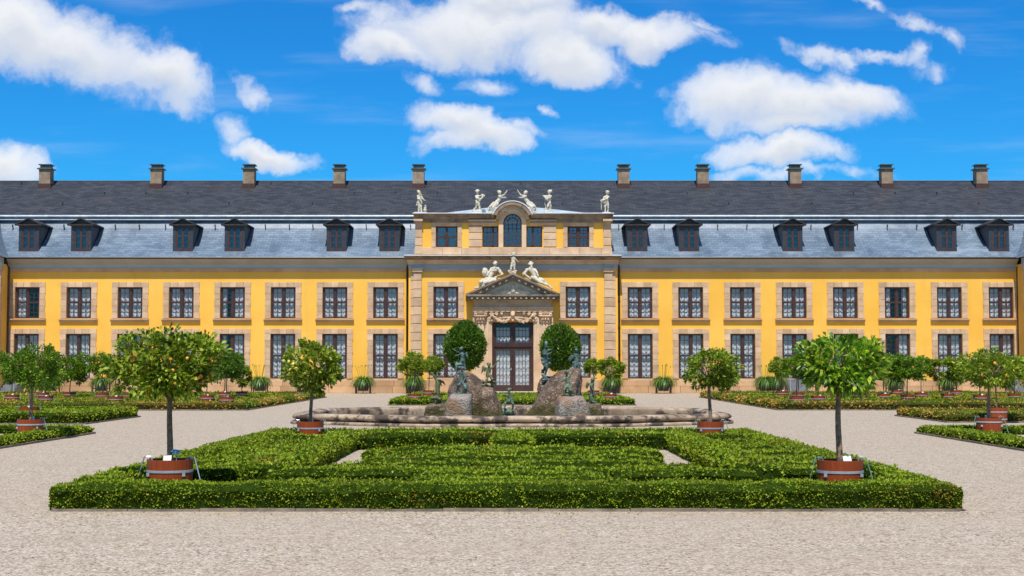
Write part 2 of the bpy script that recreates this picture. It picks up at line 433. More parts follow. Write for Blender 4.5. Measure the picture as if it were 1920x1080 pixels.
bsdf(n, o, col, .45, 0, .3, bump(n, n.math('SUBTRACT', gr, gap), .3, .01))

def slate(name, c1, c2, mort, sx_, sz_, rough, spec, patch, bs=.4, sheen=0.0):
    m, n, o = newmat(name); p = pos(n); s = n.add('ShaderNodeSeparateXYZ', {0: p})
    wob = n.math('MULTIPLY', n.math('SUBTRACT', noise(n, p, 1.5, 3.0), .5), .10)
    vz = n.math('ADD', n.math('ADD', s.outputs[2], n.math('MULTIPLY', s.outputs[1], .25)), wob)
    cv = n.add('ShaderNodeCombineXYZ', {0: s.outputs[0], 1: vz, 2: 0.0})
    br = n.add('ShaderNodeTexBrick', {'Vector': cv.outputs[0], 'Color1': (*c1, 1), 'Color2': (*c2, 1), 'Mortar': (*mort, 1), 'Scale': 1.0, 'Mortar Size': .012, 'Mortar Smooth': .3, 'Bias': 0.0, 'Brick Width': sx_, 'Row Height': sz_}, offset=.5)
    col = br.outputs[0]
    for (pc, s_, lo, hi, st) in patch:
        mm = n.add('ShaderNodeMapping', {'Vector': p}); mm.inputs['Scale'].default_value = s_
        col = n.mix(n.math('MULTIPLY', n.smooth(noise(n, mm.outputs[0], 1.0, 6.0, .65), lo, hi), st), col, pc)
    bsdf(n, o, col, rough, 0, spec, bump(n, br.outputs['Fac'], -bs, .02)); return m
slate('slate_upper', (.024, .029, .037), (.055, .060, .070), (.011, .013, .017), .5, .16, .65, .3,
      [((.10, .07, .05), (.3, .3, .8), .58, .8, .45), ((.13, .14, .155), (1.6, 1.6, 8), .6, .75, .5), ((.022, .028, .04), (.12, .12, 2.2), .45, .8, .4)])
slate('slate_lower', (.115, .165, .225), (.185, .245, .315), (.045, .07, .10), .42, .19, .45, .55,  # lighter blue-grey than the upper slate: specular sheen painted into the colour
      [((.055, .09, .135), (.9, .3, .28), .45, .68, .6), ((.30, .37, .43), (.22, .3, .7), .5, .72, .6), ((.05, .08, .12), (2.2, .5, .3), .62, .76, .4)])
# window glass
def glass(name, refl, tint):
    m, n, o = newmat(name)
    t = n.add('ShaderNodeBsdfTransparent', {0: (*tint, 1)})
    g = n.add('ShaderNodeBsdfGlossy', {'Color': (.75, .8, .85, 1), 'Roughness': .03})
    f = n.add('ShaderNodeLayerWeight', {'Blend': .5})
    k = n.math('ADD', n.math('MULTIPLY', n.math('POWER', f.outputs[1], 4.0), .6), refl, clamp=True)
    mx = n.add('ShaderNodeMixShader', {0: k, 1: t.outputs[0], 2: g.outputs[0]}); n.l.new(mx.outputs[0], o.inputs[0])
glass('glass', .05, (.93, .96, .98)); glass('glass_blue', .20, (.55, .6, .62)); glass('glass_dark', .12, (.5, .55, .6))
m, n, o = newmat('curtain'); b = bsdf(n, o, (.86, .88, .90), .9, 0, .1)
t = n.add('ShaderNodeBsdfTranslucent', {0: (.6, .62, .65, 1)}); mx = n.add('ShaderNodeMixShader', {0: .25, 1: b.outputs[0], 2: t.outputs[0]}); n.l.new(mx.outputs[0], o.inputs[0])
# water
m, n, o = newmat('water'); p = pos(n)
b = bsdf(n, o, (.055, .055, .03), .06, 0, .5, bump(n, noise(n, p, 5.0, 3.0), .12, .03))
# rock
def rock(name, c1, c2, c3, moss):
    m, n, o = newmat(name); p = pos(n)
    col = n.mix(n.smooth(noise(n, p, 2.0, 6.0), .35, .65), c1, c2)
    vo = n.add('ShaderNodeTexVoronoi', {'Vector': p, 'Scale': 26.0}); s_ = n.add('ShaderNodeSeparateColor', {0: vo.outputs['Color']})
    col = n.mix(n.math('MULTIPLY', n.smooth(s_.outputs[0], .78, .86), .5), col, (.50, .43, .36))
    col = n.mix(n.math('MULTIPLY', n.smooth(s_.outputs[1], .75, .85), .6), col, (.05, .035, .025))
    col = n.mix(n.math('MULTIPLY', n.smooth(noise(n, p, 1.1, 4.0), .5, .62), .8), col, c3)
    z = n.add('ShaderNodeSeparateXYZ', {0: p}).outputs[2]
    mm = n.smooth(n.math('ADD', n.math('MULTIPLY', z, -1.0), n.math('MULTIPLY', noise(n, p, 3.0, 5.0), 1.7)), .18, .62)
    col = n.mix(n.math('MULTIPLY', mm, moss), col, (.07, .065, .018))
    bsdf(n, o, col, .9, 0, .3, bump(n, n.math('ADD', noise(n, p, 12.0, 6.0), n.math('MULTIPLY', vo.outputs['Distance'], .5)), .9, .05))
rock('rock_red', (.12, .08, .05), (.23, .155, .105), (.07, .05, .032), .95)
rock('rock_grey', (.26, .23, .20), (.38, .33, .28), (.32, .17, .09), .3)

G1 = [(0, (.14, .205, .010)), (.4, (.22, .30, .013)), (.85, (.30, .38, .017)), (1, (.40, .46, .03))]
leafmat('hedge_leaf', G1, patch=[(0, (.50, .19, .03)), (.5, (.28, .20, .03)), (1, (.14, .20, .02))], pth=(.62, .70), ps=1.1, trans=.3)
leafmat('hedge_leaf_brown', [(0, (.07, .12, .010)), (.5, (.15, .22, .014)), (1, (.25, .32, .02))], patch=[(0, (.78, .50, .09)), (.5, (.50, .28, .05)), (1, (.26, .22, .03))], pth=(.45, .60), ps=.32, trans=.3)
leafmat('leaf_citrus', [(0, (.05, .10, .008)), (.35, (.14, .21, .016)), (.75, (.32, .43, .04)), (.95, (.52, .60, .09)), (1, (.45, .22, .05))], trans=.38, rough=.4)
leafmat('leaf_lemon', [(0, (.06, .10, .010)), (.4, (.17, .25, .02)), (.75, (.32, .41, .05)), (.93, (.52, .52, .10)), (1, (.65, .42, .13))], trans=.38, rough=.4)
leafmat('leaf_bright', [(0, (.05, .12, .010)), (.4, (.14, .28, .02)), (.8, (.32, .48, .04)), (1, (.60, .66, .09))], trans=.4, rough=.4, spec=.4)
leafmat('leaf_dark', [(0, (.02, .06, .006)), (.5, (.065, .15, .012)), (1, (.17, .28, .03))], trans=.25, rough=.4)
leafmat('leaf_green', [(0, (.04, .10, .008)), (.5, (.12, .23, .015)), (1, (.27, .40, .035))], trans=.32, rough=.4)
leafmat('leaf_strap', [(0, (.05, .13, .015)), (.5, (.10, .21, .03)), (1, (.22, .34, .07))], trans=.3, rough=.35, spec=.6)
M = MATS
# ------------------------------------------------------------------ ground
D = G(961, 737)[1]                 # the long facade plane
YR = D - 0.65                      # the centre block stands a little forward
g = MB(); g.poly([(-900, -200, 0), (900, -200, 0), (900, 1800, 0), (-900, 1800, 0)])
tag(g.build('gravel_ground', M['gravel']), kind='structure')

# ------------------------------------------------------------------ palace
pal = empty('palace_building', (0, D, 0), 'long two storey yellow palace with slate mansard roof and a carved stone portal', 'building')
BX = lambda px, Y=D, py=560: PX(px, Y, py)
XL, XR = BX(17), BX(1905)          # inner corners of the end pavilions
XE = 9.0                            # how far the pavilions run on
RL, RR = BX(766, YR), BX(1158, YR)  # centre block
Z = lambda py, Y=D: PZ(py, Y)
zt = Z(497)
# openings: (xc, z0, z1, w)
UPX = [51, 148, 244, 340, 436, 531, 628, 723, 1200, 1295, 1392, 1489, 1585, 1682, 1780, 1877]
zu0, zu1 = Z(597), Z(538.5)
zl0, zl1 = Z(710), Z(626)
WO = 1.62
wings = [(BX(p, D, 567)) for p in UPX]
def wall_holes(x0, x1, z0, z1, Y, holes, mb):
    xs = sorted({x0, x1, *[h[0] for h in holes], *[h[1] for h in holes]})
    zs = sorted({z0, z1, *[h[2] for h in holes], *[h[3] for h in holes]})
    for i in range(len(xs) - 1):
        for j in range(len(zs) - 1):
            cx, cz = (xs[i] + xs[i+1]) / 2, (zs[j] + zs[j+1]) / 2
            if any(h[0] < cx < h[1] and h[2] < cz < h[3] for h in holes): continue
            mb.poly([(xs[i], Y, zs[j]), (xs[i+1], Y, zs[j]), (xs[i+1], Y, zs[j+1]), (xs[i], Y, zs[j+1])])
    for (a, b, c, d_) in holes:
        e = Y + .45
        mb.poly([(a, Y, c), (a, e, c), (a, e, d_), (a, Y, d_)]); mb.poly([(b, Y, c), (b, Y, d_), (b, e, d_), (b, e, c)])
        mb.poly([(a, Y, d_), (a, e, d_), (b, e, d_), (b, Y, d_)]); mb.poly([(a, Y, c), (b, Y, c), (b, e, c), (a, e, c)])
zp = Z(712.5)                      # top of plinth
hw = WO / 2 - .002
hol = [(x - hw, x + hw, zu0, zu1) for x in wings] + [(x - hw, x + hw, zl0, zl1) for x in wings]
wl = MB()
wall_holes(XL, RL, zp, zt, D, [h for h in hol if h[1] < RL], wl)
wall_holes(RR, XR, zp, zt, D, [h for h in hol if h[0] > RR], wl)
# centre block with its attic
zu0r, zu1r, zl0r, zl1r = Z(597, YR), Z(537.5, YR), Z(708.5, YR), Z(626, YR)
CX = BX(961.5, YR)
rx = [BX(836, YR, 567), BX(1084, YR, 567)]
dx0, dx1, dz1 = BX(922, YR, 680), BX(1000.5, YR, 680), Z(604, YR)
rh = [(x - hw, x + hw, zu0r, zu1r) for x in rx] + [(x - hw, x + hw, zl0r, zl1r) for x in rx] + [(dx0, dx1, 0.0, dz1)]
wall_holes(RL, RR, 0, Z(486, YR), YR, rh, wl)
AL, AR = BX(779, YR, 440), BX(1146, YR, 440)
za0, za1 = Z(478, YR), Z(402, YR)
aw0, aw1 = Z(463.5, YR), Z(424, YR)
AW = [(BX(837.5, YR, 444), 1.42), (BX(919.5, YR, 444), 1.06), (BX(1001.5, YR, 444), 1.06), (BX(1084.5, YR, 444), 1.42)]
ACX, AR_W = BX(961, YR, 440), 1.22
archz = Z(417.5, YR)
ah = [(x - w_/2, x + w_/2, aw0, aw1) for x, w_ in AW] + [(ACX - AR_W/2, ACX + AR_W/2, aw0, archz)]
wall_holes(AL, AR, za0 - .3, archz, YR, ah, wl)
# arched gable: a fan of faces round the arch opening
gab_r = BX(1000, YR, 400) - ACX - .05
na = 20
for k in range(na):
    a0, a1 = math.pi * k / na, math.pi * (k + 1) / na
    r0 = AR_W / 2
    wl.poly([(ACX + r0*math.cos(a0), YR, archz + r0*math.sin(a0)), (ACX + gab_r*math.cos(a0), YR, archz + gab_r*math.sin(a0)),
             (ACX + gab_r*math.cos(a1), YR, archz + gab_r*math.sin(a1)), (ACX + r0*math.cos(a1), YR, archz + r0*math.sin(a1))])
    wl.poly([(ACX + r0*math.cos(a0), YR, archz + r0*math.sin(a0)), (ACX + r0*math.cos(a1), YR, archz + r0*math.sin(a1)),
             (ACX + r0*math.cos(a1), YR+.45, archz + r0*math.sin(a1)), (ACX + r0*math.cos(a0), YR+.45, archz + r0*math.sin(a0))])
for s in (-1, 1):
    xa, xb = (AL, ACX - gab_r) if s < 0 else (ACX + gab_r, AR)
    wl.poly([(xa, YR, archz), (xb, YR, archz), (xb, YR, za1), (xa, YR, za1)])
# returns of the centre block, attic sides, end pavilions
for X_, s in ((RL, -1), (RR, 1)): wl.poly([(X_, YR, 0), (X_, D, 0), (X_, D, Z(486, YR)), (X_, YR, Z(486, YR))])
for X_ in (AL, AR): wl.poly([(X_, YR, za0-.3), (X_, YR+7, za0-.3), (X_, YR+7, za1), (X_, YR, za1)])
YP = D - 1.7
for s, xi in ((-1, XL), (1, XR)):
    xo = xi + s * XE
    wl.poly([(xi, YP, 0), (xi, D, 0), (xi, D, zt), (xi, YP, zt)])
    wl.poly([(xo, YP, 0), (xi, YP, 0), (xi, YP, zt), (xo, YP, zt)])
    wl.poly([(xo, YP, 0), (xo, D + 16, 0), (xo, D + 16, zt), (xo, YP, zt)])
wl.poly([(XL - XE, D + 16, 0), (XR + XE, D + 16, 0), (XR + XE, D + 16, zt), (XL - XE, D + 16, zt)])
PB = (0, D, 0)
wallo = wl.build('wall', M['plaster'], pal, PB)
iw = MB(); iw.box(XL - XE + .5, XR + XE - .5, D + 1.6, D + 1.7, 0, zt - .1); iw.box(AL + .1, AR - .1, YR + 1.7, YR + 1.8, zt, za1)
iw.build('dark_room_backing', M['dark_interior'], pal, PB)  # dark sheet behind the glass, standing for unlit rooms

def blocks(mb, x0, x1, z0, z1, y0, y1, hgt, joint=.016, c=.012):
    n_ = max(1, round((z1 - z0) / hgt)); dz = (z1 - z0) / n_
    for i in range(n_): mb.bbox(x0, x1, y0, y1, z0 + i*dz + joint/2, z0 + (i+1)*dz - joint/2, c)
# plinth
pl = MB()
zz = [0, Z(724), zp]
for a, b in ((XL, RL), (RR, XR)):
    pl = MB()
    for lv in range(2):
        x = a + .004
        while x < b - .2:
            x2 = min(b - .004, x + random.uniform(1.5, 2.4))
            pl.bbox(x + .008, x2 - .008, D - .09, D + .1, zz[lv] + .004, zz[lv+1] - .008, .012); x = x2
    pl.build('plinth', M['sandstone_plinth'], pal, PB)
for a, b in ((RL, dx0 - 1.35), (dx1 + 1.35, RR)):
    pl = MB()
    for lv in range(2):
        x = a - .08
        while x < b - .2:
            x2 = min(b, x + random.uniform(1.3, 2.0))
            pl.bbox(x + .008, x2 - .008, YR - .1, YR + .1, zz[lv] + .004, Z(712, YR) * (1 if lv else .5) - .008 if lv else zz[1] - .008, .012); x = x2
    pl.build('plinth', M['sandstone_plinth'], pal, PB)


# pilasters: quoined strips
ps = MB()
def pil(p0, p1, Y, pya, pyb, prj, h=.55, ref=560):
    ps = MB(); blocks(ps, BX(p0, Y, ref), BX(p1, Y, ref), Z(pya, Y), Z(pyb, Y), Y - prj, Y + .05, h, .035, .018); ps.build('pilaster', M['sandstone'], pal, PB)
pil(770, 776, YR, 737, 511, .06); pil(1148, 1154, YR, 737, 511, .06)
pil(775.5, 790.5, YR, 737, 510, .16); pil(1133, 1148.5, YR, 737, 510, .16)
pil(778.5, 791.5, YR, 476, 415, .12, .5, 440); pil(1131.5, 1145, YR, 476, 415, .12, .5, 440)
pil(879, 903.5, YR, 463, 423, .07, .42, 440); pil(1019, 1043, YR, 463, 423, .07, .42, 440)
for (a, b, Y, pa, pb, ref) in ((774, 792, YR, 510, 505, 560), (1131.5, 1150, YR, 510, 505, 560)):
    c_ = MB(); c_.box(BX(a, Y, ref), BX(b, Y, ref), Y - .24, Y + .05, Z(pa, Y), Z(pb, Y)); c_.box(BX(a - 1.5, Y, ref), BX(b + 1.5, Y, ref), Y - .3, Y + .05, Z(pb, Y), Z(pb - 1.6, Y))
    c_.build('pilaster_cap', M['sandstone_pale'], pal, PB)
# attic base course and stone band
ab = MB()
x = AL - .05
while x < AR - .1:
    x2 = min(AR + .05, x + random.uniform(1.2, 2.1)); ab.bbox(x + .006, x2 - .006, YR - .1, YR + .1, za0 + .02, aw0 - .03, .012); x = x2
ab.build('attic_base', M['sandstone'], pal, PB)

# wing cornice (three parts) and gutter, around the pavilions too
def prof_run(Y):
    zA, zB, zC, zD, zE_ = Z(510), Z(503), Z(497), Z(487), Z(484)
    return (zA, zB, zC, zD, zE_)
zA, zB, zC, zD, zE_ = prof_run(D)
def cornice(name, mat, prof):
    for (a, b, dy) in ((XL + .0, RL - .02, 0), (RR + .02, XR, 0), (XL - XE, XL + .15, YP - D), (XR - .15, XR + XE, YP - D)):
        c_ = MB(); c_.extr_x([(D + dy + y, z) for y, z in prof], a, b); c_.build(name, M[mat], pal, PB)
cornice('stone_band', 'sandstone_plinth', [(.2, zA), (-.07, zA), (-.09, zB - .003), (.2, zB - .003)])
cornice('frieze', 'frieze_paint', [(.2, zB), (-.06, zB), (-.10, zC - .08), (-.22, zC), (.2, zC)])
cornice('eave_cornice', 'cornice_paint', [(.2, zC + .002), (-.30, zC + .002), (-.34, zC + .09), (-.40, zC + .10), (-.45, zC + .2), (-.62, zD - .04), (-.68, zD), (.2, zD)])
cornice('gutter', 'gutter', [(.0, zD + .003), (-.70, zD + .003), (-.78, zE_ - .02), (-.76, zE_ + .02), (.0, zE_ + .02)])
# centre block cornice
cc = MB(); zq = lambda p_: Z(p_, YR)
cxl, cxr = BX(759, YR, 485), BX(1164, YR, 485)
cc.extr_x([(YR + .3, zq(488)), (YR - .45, zq(488)), (YR - .50, zq(484)), (YR - .72, zq(483.5)), (YR - .78, zq(481)), (YR + .3, zq(481))], cxl, cxr)
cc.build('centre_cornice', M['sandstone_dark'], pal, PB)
cc = MB(); cc.extr_x([(YR + .2, zq(496)), (YR - .18, zq(496)), (YR - .22, zq(492)), (YR - .36, zq(491)), (YR - .42, zq(488) - .003), (YR + .2, zq(488) - .003)], BX(764, YR), BX(1160, YR)); cc.build('centre_cornice_bed', M['sandstone'], pal, PB)
cc = MB(); cc.box(RL - .02, RR + .02, YR - .05, YR + .2, zq(504), zq(496) - .003); cc.box(BX(776.5, YR), BX(791, YR), YR - .16, YR - .053, zq(504), zq(496.3)); cc.box(BX(1133, YR), BX(1147.5, YR), YR - .16, YR - .053, zq(504), zq(496.3))
cc.build('frieze', M['frieze_paint'], pal, PB)
cc = MB()
for a, b in ((BX(792, YR), BX(1131, YR)),): cc.box(a, b, YR - .07, YR + .2, zq(510), zq(504) - .003)
cc.build('stone_band', M['sandstone'], pal, PB)
cc = MB(); cc.extr_x([(YR - .80, zq(481) + .003), (YR + .1, zq(477.5)), (YR + .1, zq(481) + .003)], cxl - .02, cxr + .02); cc.build('lead_flashing', M['lead_white'], pal, PB)
# attic cornice left and right of the arch + the arched hood
aa0, aa1 = BX(776, YR, 405), BX(1149, YR, 405)
hx0, hx1 = ACX - gab_r, ACX + gab_r
pr = [(YR + .3, zq(417.5)), (YR - .10, zq(417.5)), (YR - .12, zq(411)), (YR - .30, zq(409)), (YR - .34, zq(405)), (YR - .5, zq(403.5)), (YR - .5, zq(402)), (YR + .3, zq(402))]
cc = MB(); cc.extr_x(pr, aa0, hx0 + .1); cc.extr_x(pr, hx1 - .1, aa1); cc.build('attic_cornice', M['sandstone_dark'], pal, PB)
cc = MB()
for a, b in ((BX(776.5, YR, 410), BX(793, YR, 410)), (BX(1130, YR, 410), BX(1147.5, YR, 410))): cc.box(a, b, YR - .42, YR - .13, zq(415.5), zq(411.5)); 
for a, b in ((BX(878, YR, 410), hx0 + .25), (hx1 - .25, BX(1044, YR, 410))): cc.box(a, b, YR - .26, YR - .103, zq(415.5), zq(412.5)); cc.box(a + .05, b, YR - .13, YR - .003, zq(422.5), zq(417.5) - .003)
cc.build('attic_moulding', M['sandstone'], pal, PB)
cc = MB(); cc.box(aa0 - .05, hx0 + .12, YR - .56, YR + .4, zq(402) + .003, zq(400.5)); cc.box(hx1 - .12, aa1 + .05, YR - .56, YR + .4, zq(402) + .003, zq(400.5)); cc.build('lead_flashing', M['lead_white'], pal, PB)
def arch_ring(name, mat, r0, r1, yf, a0=-4, a1=184, yb=None, n_=28, z_=None):
    m_ = MB(); zc = archz if z_ is None else z_; yb = YR + .3 if yb is None else yb
    for k in range(n_):
        A, B = R(a0 + (a1 - a0) * k / n_), R(a0 + (a1 - a0) * (k + 1) / n_)
        q = [(ACX + r * math.cos(t), y, zc + r * math.sin(t)) for t in (A, B) for (r, y) in ((r0, yf), (r1, yf), (r1, yb), (r0, yb))]
        b = len(m_.v); m_.v += q
        m_.f += [(b, b+1, b+5, b+4), (b+1, b+2, b+6, b+5), (b+3, b, b+4, b+7)]
    m_.build(name, M[mat], pal, PB)
ho = zq(377.5) - archz             # hood outer radius
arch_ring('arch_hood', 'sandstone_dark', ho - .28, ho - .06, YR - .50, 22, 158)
arch_ring('arch_hood_lead', 'lead_white', ho - .058, ho, YR - .54, 20, 160)
arch_ring('arch_band', 'sandstone', ho - .50, ho - .283, YR - .22, 12, 168)
arch_ring('arch_surround', 'sandstone_pale', AR_W/2 - .02, ho - .503, YR - .08, -2, 182)
cc = MB()
for a, b in ((ACX - ho + .5, ACX - AR_W/2 + .01), (ACX + AR_W/2 - .01, ACX + ho - .5)): cc.box(a, b, YR - .07, YR + .1, aw0 - .02, archz - .003)
cc.build('arch_jamb', M['sandstone_pale'], pal, PB)

# ---- main roof
yb_, zb_ = D + 2.75, PZ(411, D + 2.75)
prof = [(-.70, Z(484, D - .7)), (-.1, PZ(475, D - .1)), (.55, PZ(465, D + .55)), (1.25, PZ(454, D + 1.25)), (1.85, PZ(442, D + 1.85)), (2.35, PZ(428, D + 2.35)), (2.75, zb_)]
YRG = D + 8.3; zrg = PZ(340, YRG)
zbr = PZ(405, D + 2.7)
def roofpoly(a, b, dy=0.0):
    m_ = MB()
    for i in range(len(prof) - 1):
        (y0, z0), (y1, z1) = prof[i], prof[i+1]
        m_.poly([(a, D + dy + y0, z0), (b, D + dy + y0, z0), (b, D + dy + y1, z1), (a, D + dy + y1, z1)])
    return m_
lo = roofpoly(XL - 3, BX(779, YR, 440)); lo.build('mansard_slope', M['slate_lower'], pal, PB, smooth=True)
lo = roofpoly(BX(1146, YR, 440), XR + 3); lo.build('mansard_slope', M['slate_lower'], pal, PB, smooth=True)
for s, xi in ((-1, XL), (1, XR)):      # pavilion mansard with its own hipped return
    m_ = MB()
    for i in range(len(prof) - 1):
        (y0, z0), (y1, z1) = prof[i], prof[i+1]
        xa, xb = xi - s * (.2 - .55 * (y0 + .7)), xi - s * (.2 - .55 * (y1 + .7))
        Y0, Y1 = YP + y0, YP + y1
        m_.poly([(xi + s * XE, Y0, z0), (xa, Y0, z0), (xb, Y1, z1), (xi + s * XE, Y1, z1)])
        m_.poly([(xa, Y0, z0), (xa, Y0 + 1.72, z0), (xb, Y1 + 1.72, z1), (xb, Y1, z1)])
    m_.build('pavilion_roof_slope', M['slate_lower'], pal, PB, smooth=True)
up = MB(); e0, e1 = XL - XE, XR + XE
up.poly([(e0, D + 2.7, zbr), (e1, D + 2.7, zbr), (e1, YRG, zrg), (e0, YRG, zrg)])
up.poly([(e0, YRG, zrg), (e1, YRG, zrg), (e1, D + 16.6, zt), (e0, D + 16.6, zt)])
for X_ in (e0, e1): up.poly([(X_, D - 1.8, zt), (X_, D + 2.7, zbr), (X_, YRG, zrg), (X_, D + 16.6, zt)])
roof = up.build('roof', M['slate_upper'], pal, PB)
rd = MB(); rd.tube([(e0, YRG, zrg + .01), (e1, YRG, zrg + .01)], .045, 8); rd.build('ridge_cap', M['dormer_roof'], pal, PB)
# lead roll along the break
for a, b in ((e0, BX(776, YR, 410)), (BX(1149, YR, 410), e1)):
    m_ = MB(); m_.tube([(a, D + 2.52, zbr - .03), (b, D + 2.52, zbr - .03)], .075, 10)
    x = a
    while x < b: m_.tube([(x, D + 2.52, zbr - .03), (x + .03, D + 2.52, zbr - .03)], .09, 10); x += .5
    m_.build('break_roll', M['lead'], pal, PB)
    m_ = MB(); m_.box(a, b, D + 2.5, D + 2.66, zb_ - .03, zbr - .08); m_.build('break_board', M['dormer_slate'], pal, PB)
    m_ = MB(); m_.box(a, b, D + 2.40, D + 2.62, zb_ - .09, zb_ - .035); m_.build('break_flashing', M['lead'], pal, PB)
# attic roof: low lead slopes meeting the main roof
ar = MB(); za_ = zq(400.5) + .01; pk = zq(391)
ar.poly([(aa0, YR - .5, za_), (aa1, YR - .5, za_), (aa1, YR + 7.0, za_ + .05), (aa0, YR + 7.0, za_ + .05)])
ar.poly([(BX(820, YR, 400), YR + .2, za_), (ACX - ho + .3, YR + .2, pk + .05), (ACX, YR + 7.4, pk + 1.1), (BX(820, YR, 400), YR + 6.2, za_ + .4)])
ar.poly([(BX(1115, YR, 400), YR + .2, za_), (ACX + ho - .3, YR + .2, pk + .05), (ACX, YR + 7.4, pk + 1.1), (BX(1115, YR, 400), YR + 6.2, za_ + .4)])
ar.poly([(BX(820, YR, 400), YR + .2, za_), (ACX - ho + .3, YR + .2, pk + .05), (ACX - ho + .3, YR + .2, za_)])
ar.poly([(BX(1115, YR, 400), YR + .2, za_), (ACX + ho - .3, YR + .2, pk + .05), (ACX + ho - .3, YR + .2, za_)])
nn = 14
for k in range(nn):
    A, B = R(20 + 140 * k / nn), R(20 + 140 * (k + 1) / nn)
    ar.poly([(ACX + (ho-.03)*math.cos(A), YR, archz + (ho-.03)*math.sin(A)), (ACX + (ho-.03)*math.cos(B), YR, archz + (ho-.03)*math.sin(B)), (ACX + (ho-.03)*math.cos(B), YR + 6.5, archz + (ho-.03)*math.sin(B)), (ACX + (ho-.03)*math.cos(A), YR + 6.5, archz + (ho-.03)*math.sin(A))])
ar.build('attic_roof', M['lead'], pal, PB)

# ---- chimneys
chp = [(87, 0), (295, 0), (468, 0), (637, 0), (785, 0), (1169, 0), (1317, 0), (1490, 0), (1661, 0), (1838, 0)]
c0 = None
for px, _ in chp:
    yc = YRG - .75; cx_ = PX(px, yc, 330)
    if c0 is None:
        m_ = MB(); zt_ = PZ(317, yc - .4) - zrg; b_ = -.55
        m_.box(-.40, .40, -.40, .40, b_ - .8, zt_); 
        c0 = m_.build('chimney', M['chimney_brick'], None, (0, 0, 0)); c0.parent = pal
        c0.location = (cx_, yc - D, zrg)
        k = MB(); k.box(-.46, .46, -.46, .46, PZ(347, yc - .46) - zrg - .6, PZ(344.5, yc - .46) - zrg + .02); o = k.build('chimney_base', M['wood_red'], c0, (0, 0, 0)); o.location = (0, 0, 0)
        k = MB(); k.box(-.52, .52, -.52, .52, zt_, zt_ + .07); k.box(-.4, .4, -.4, .4, zt_ + .07, zt_ + .11)
        for a in (-.3, .3):
            for b in (-.3, .3): k.box(a - .04, a + .04, b - .04, b + .04, zt_ + .11, zt_ + .30)
        k.box(-.33, .33, -.33, .33, zt_ + .11, zt_ + .26)
        v0 = len(k.v); k.box(-.45, .45, -.45, .45, zt_ + .30, zt_ + .36)
        o = k.build('chimney_cowl', M['copper_cap'], c0, (0, 0, 0)); o.location = (0, 0, 0)
        first = c0
    else:
        c = copy_tree(c0, pal); c.location = (cx_, yc - D, zrg)

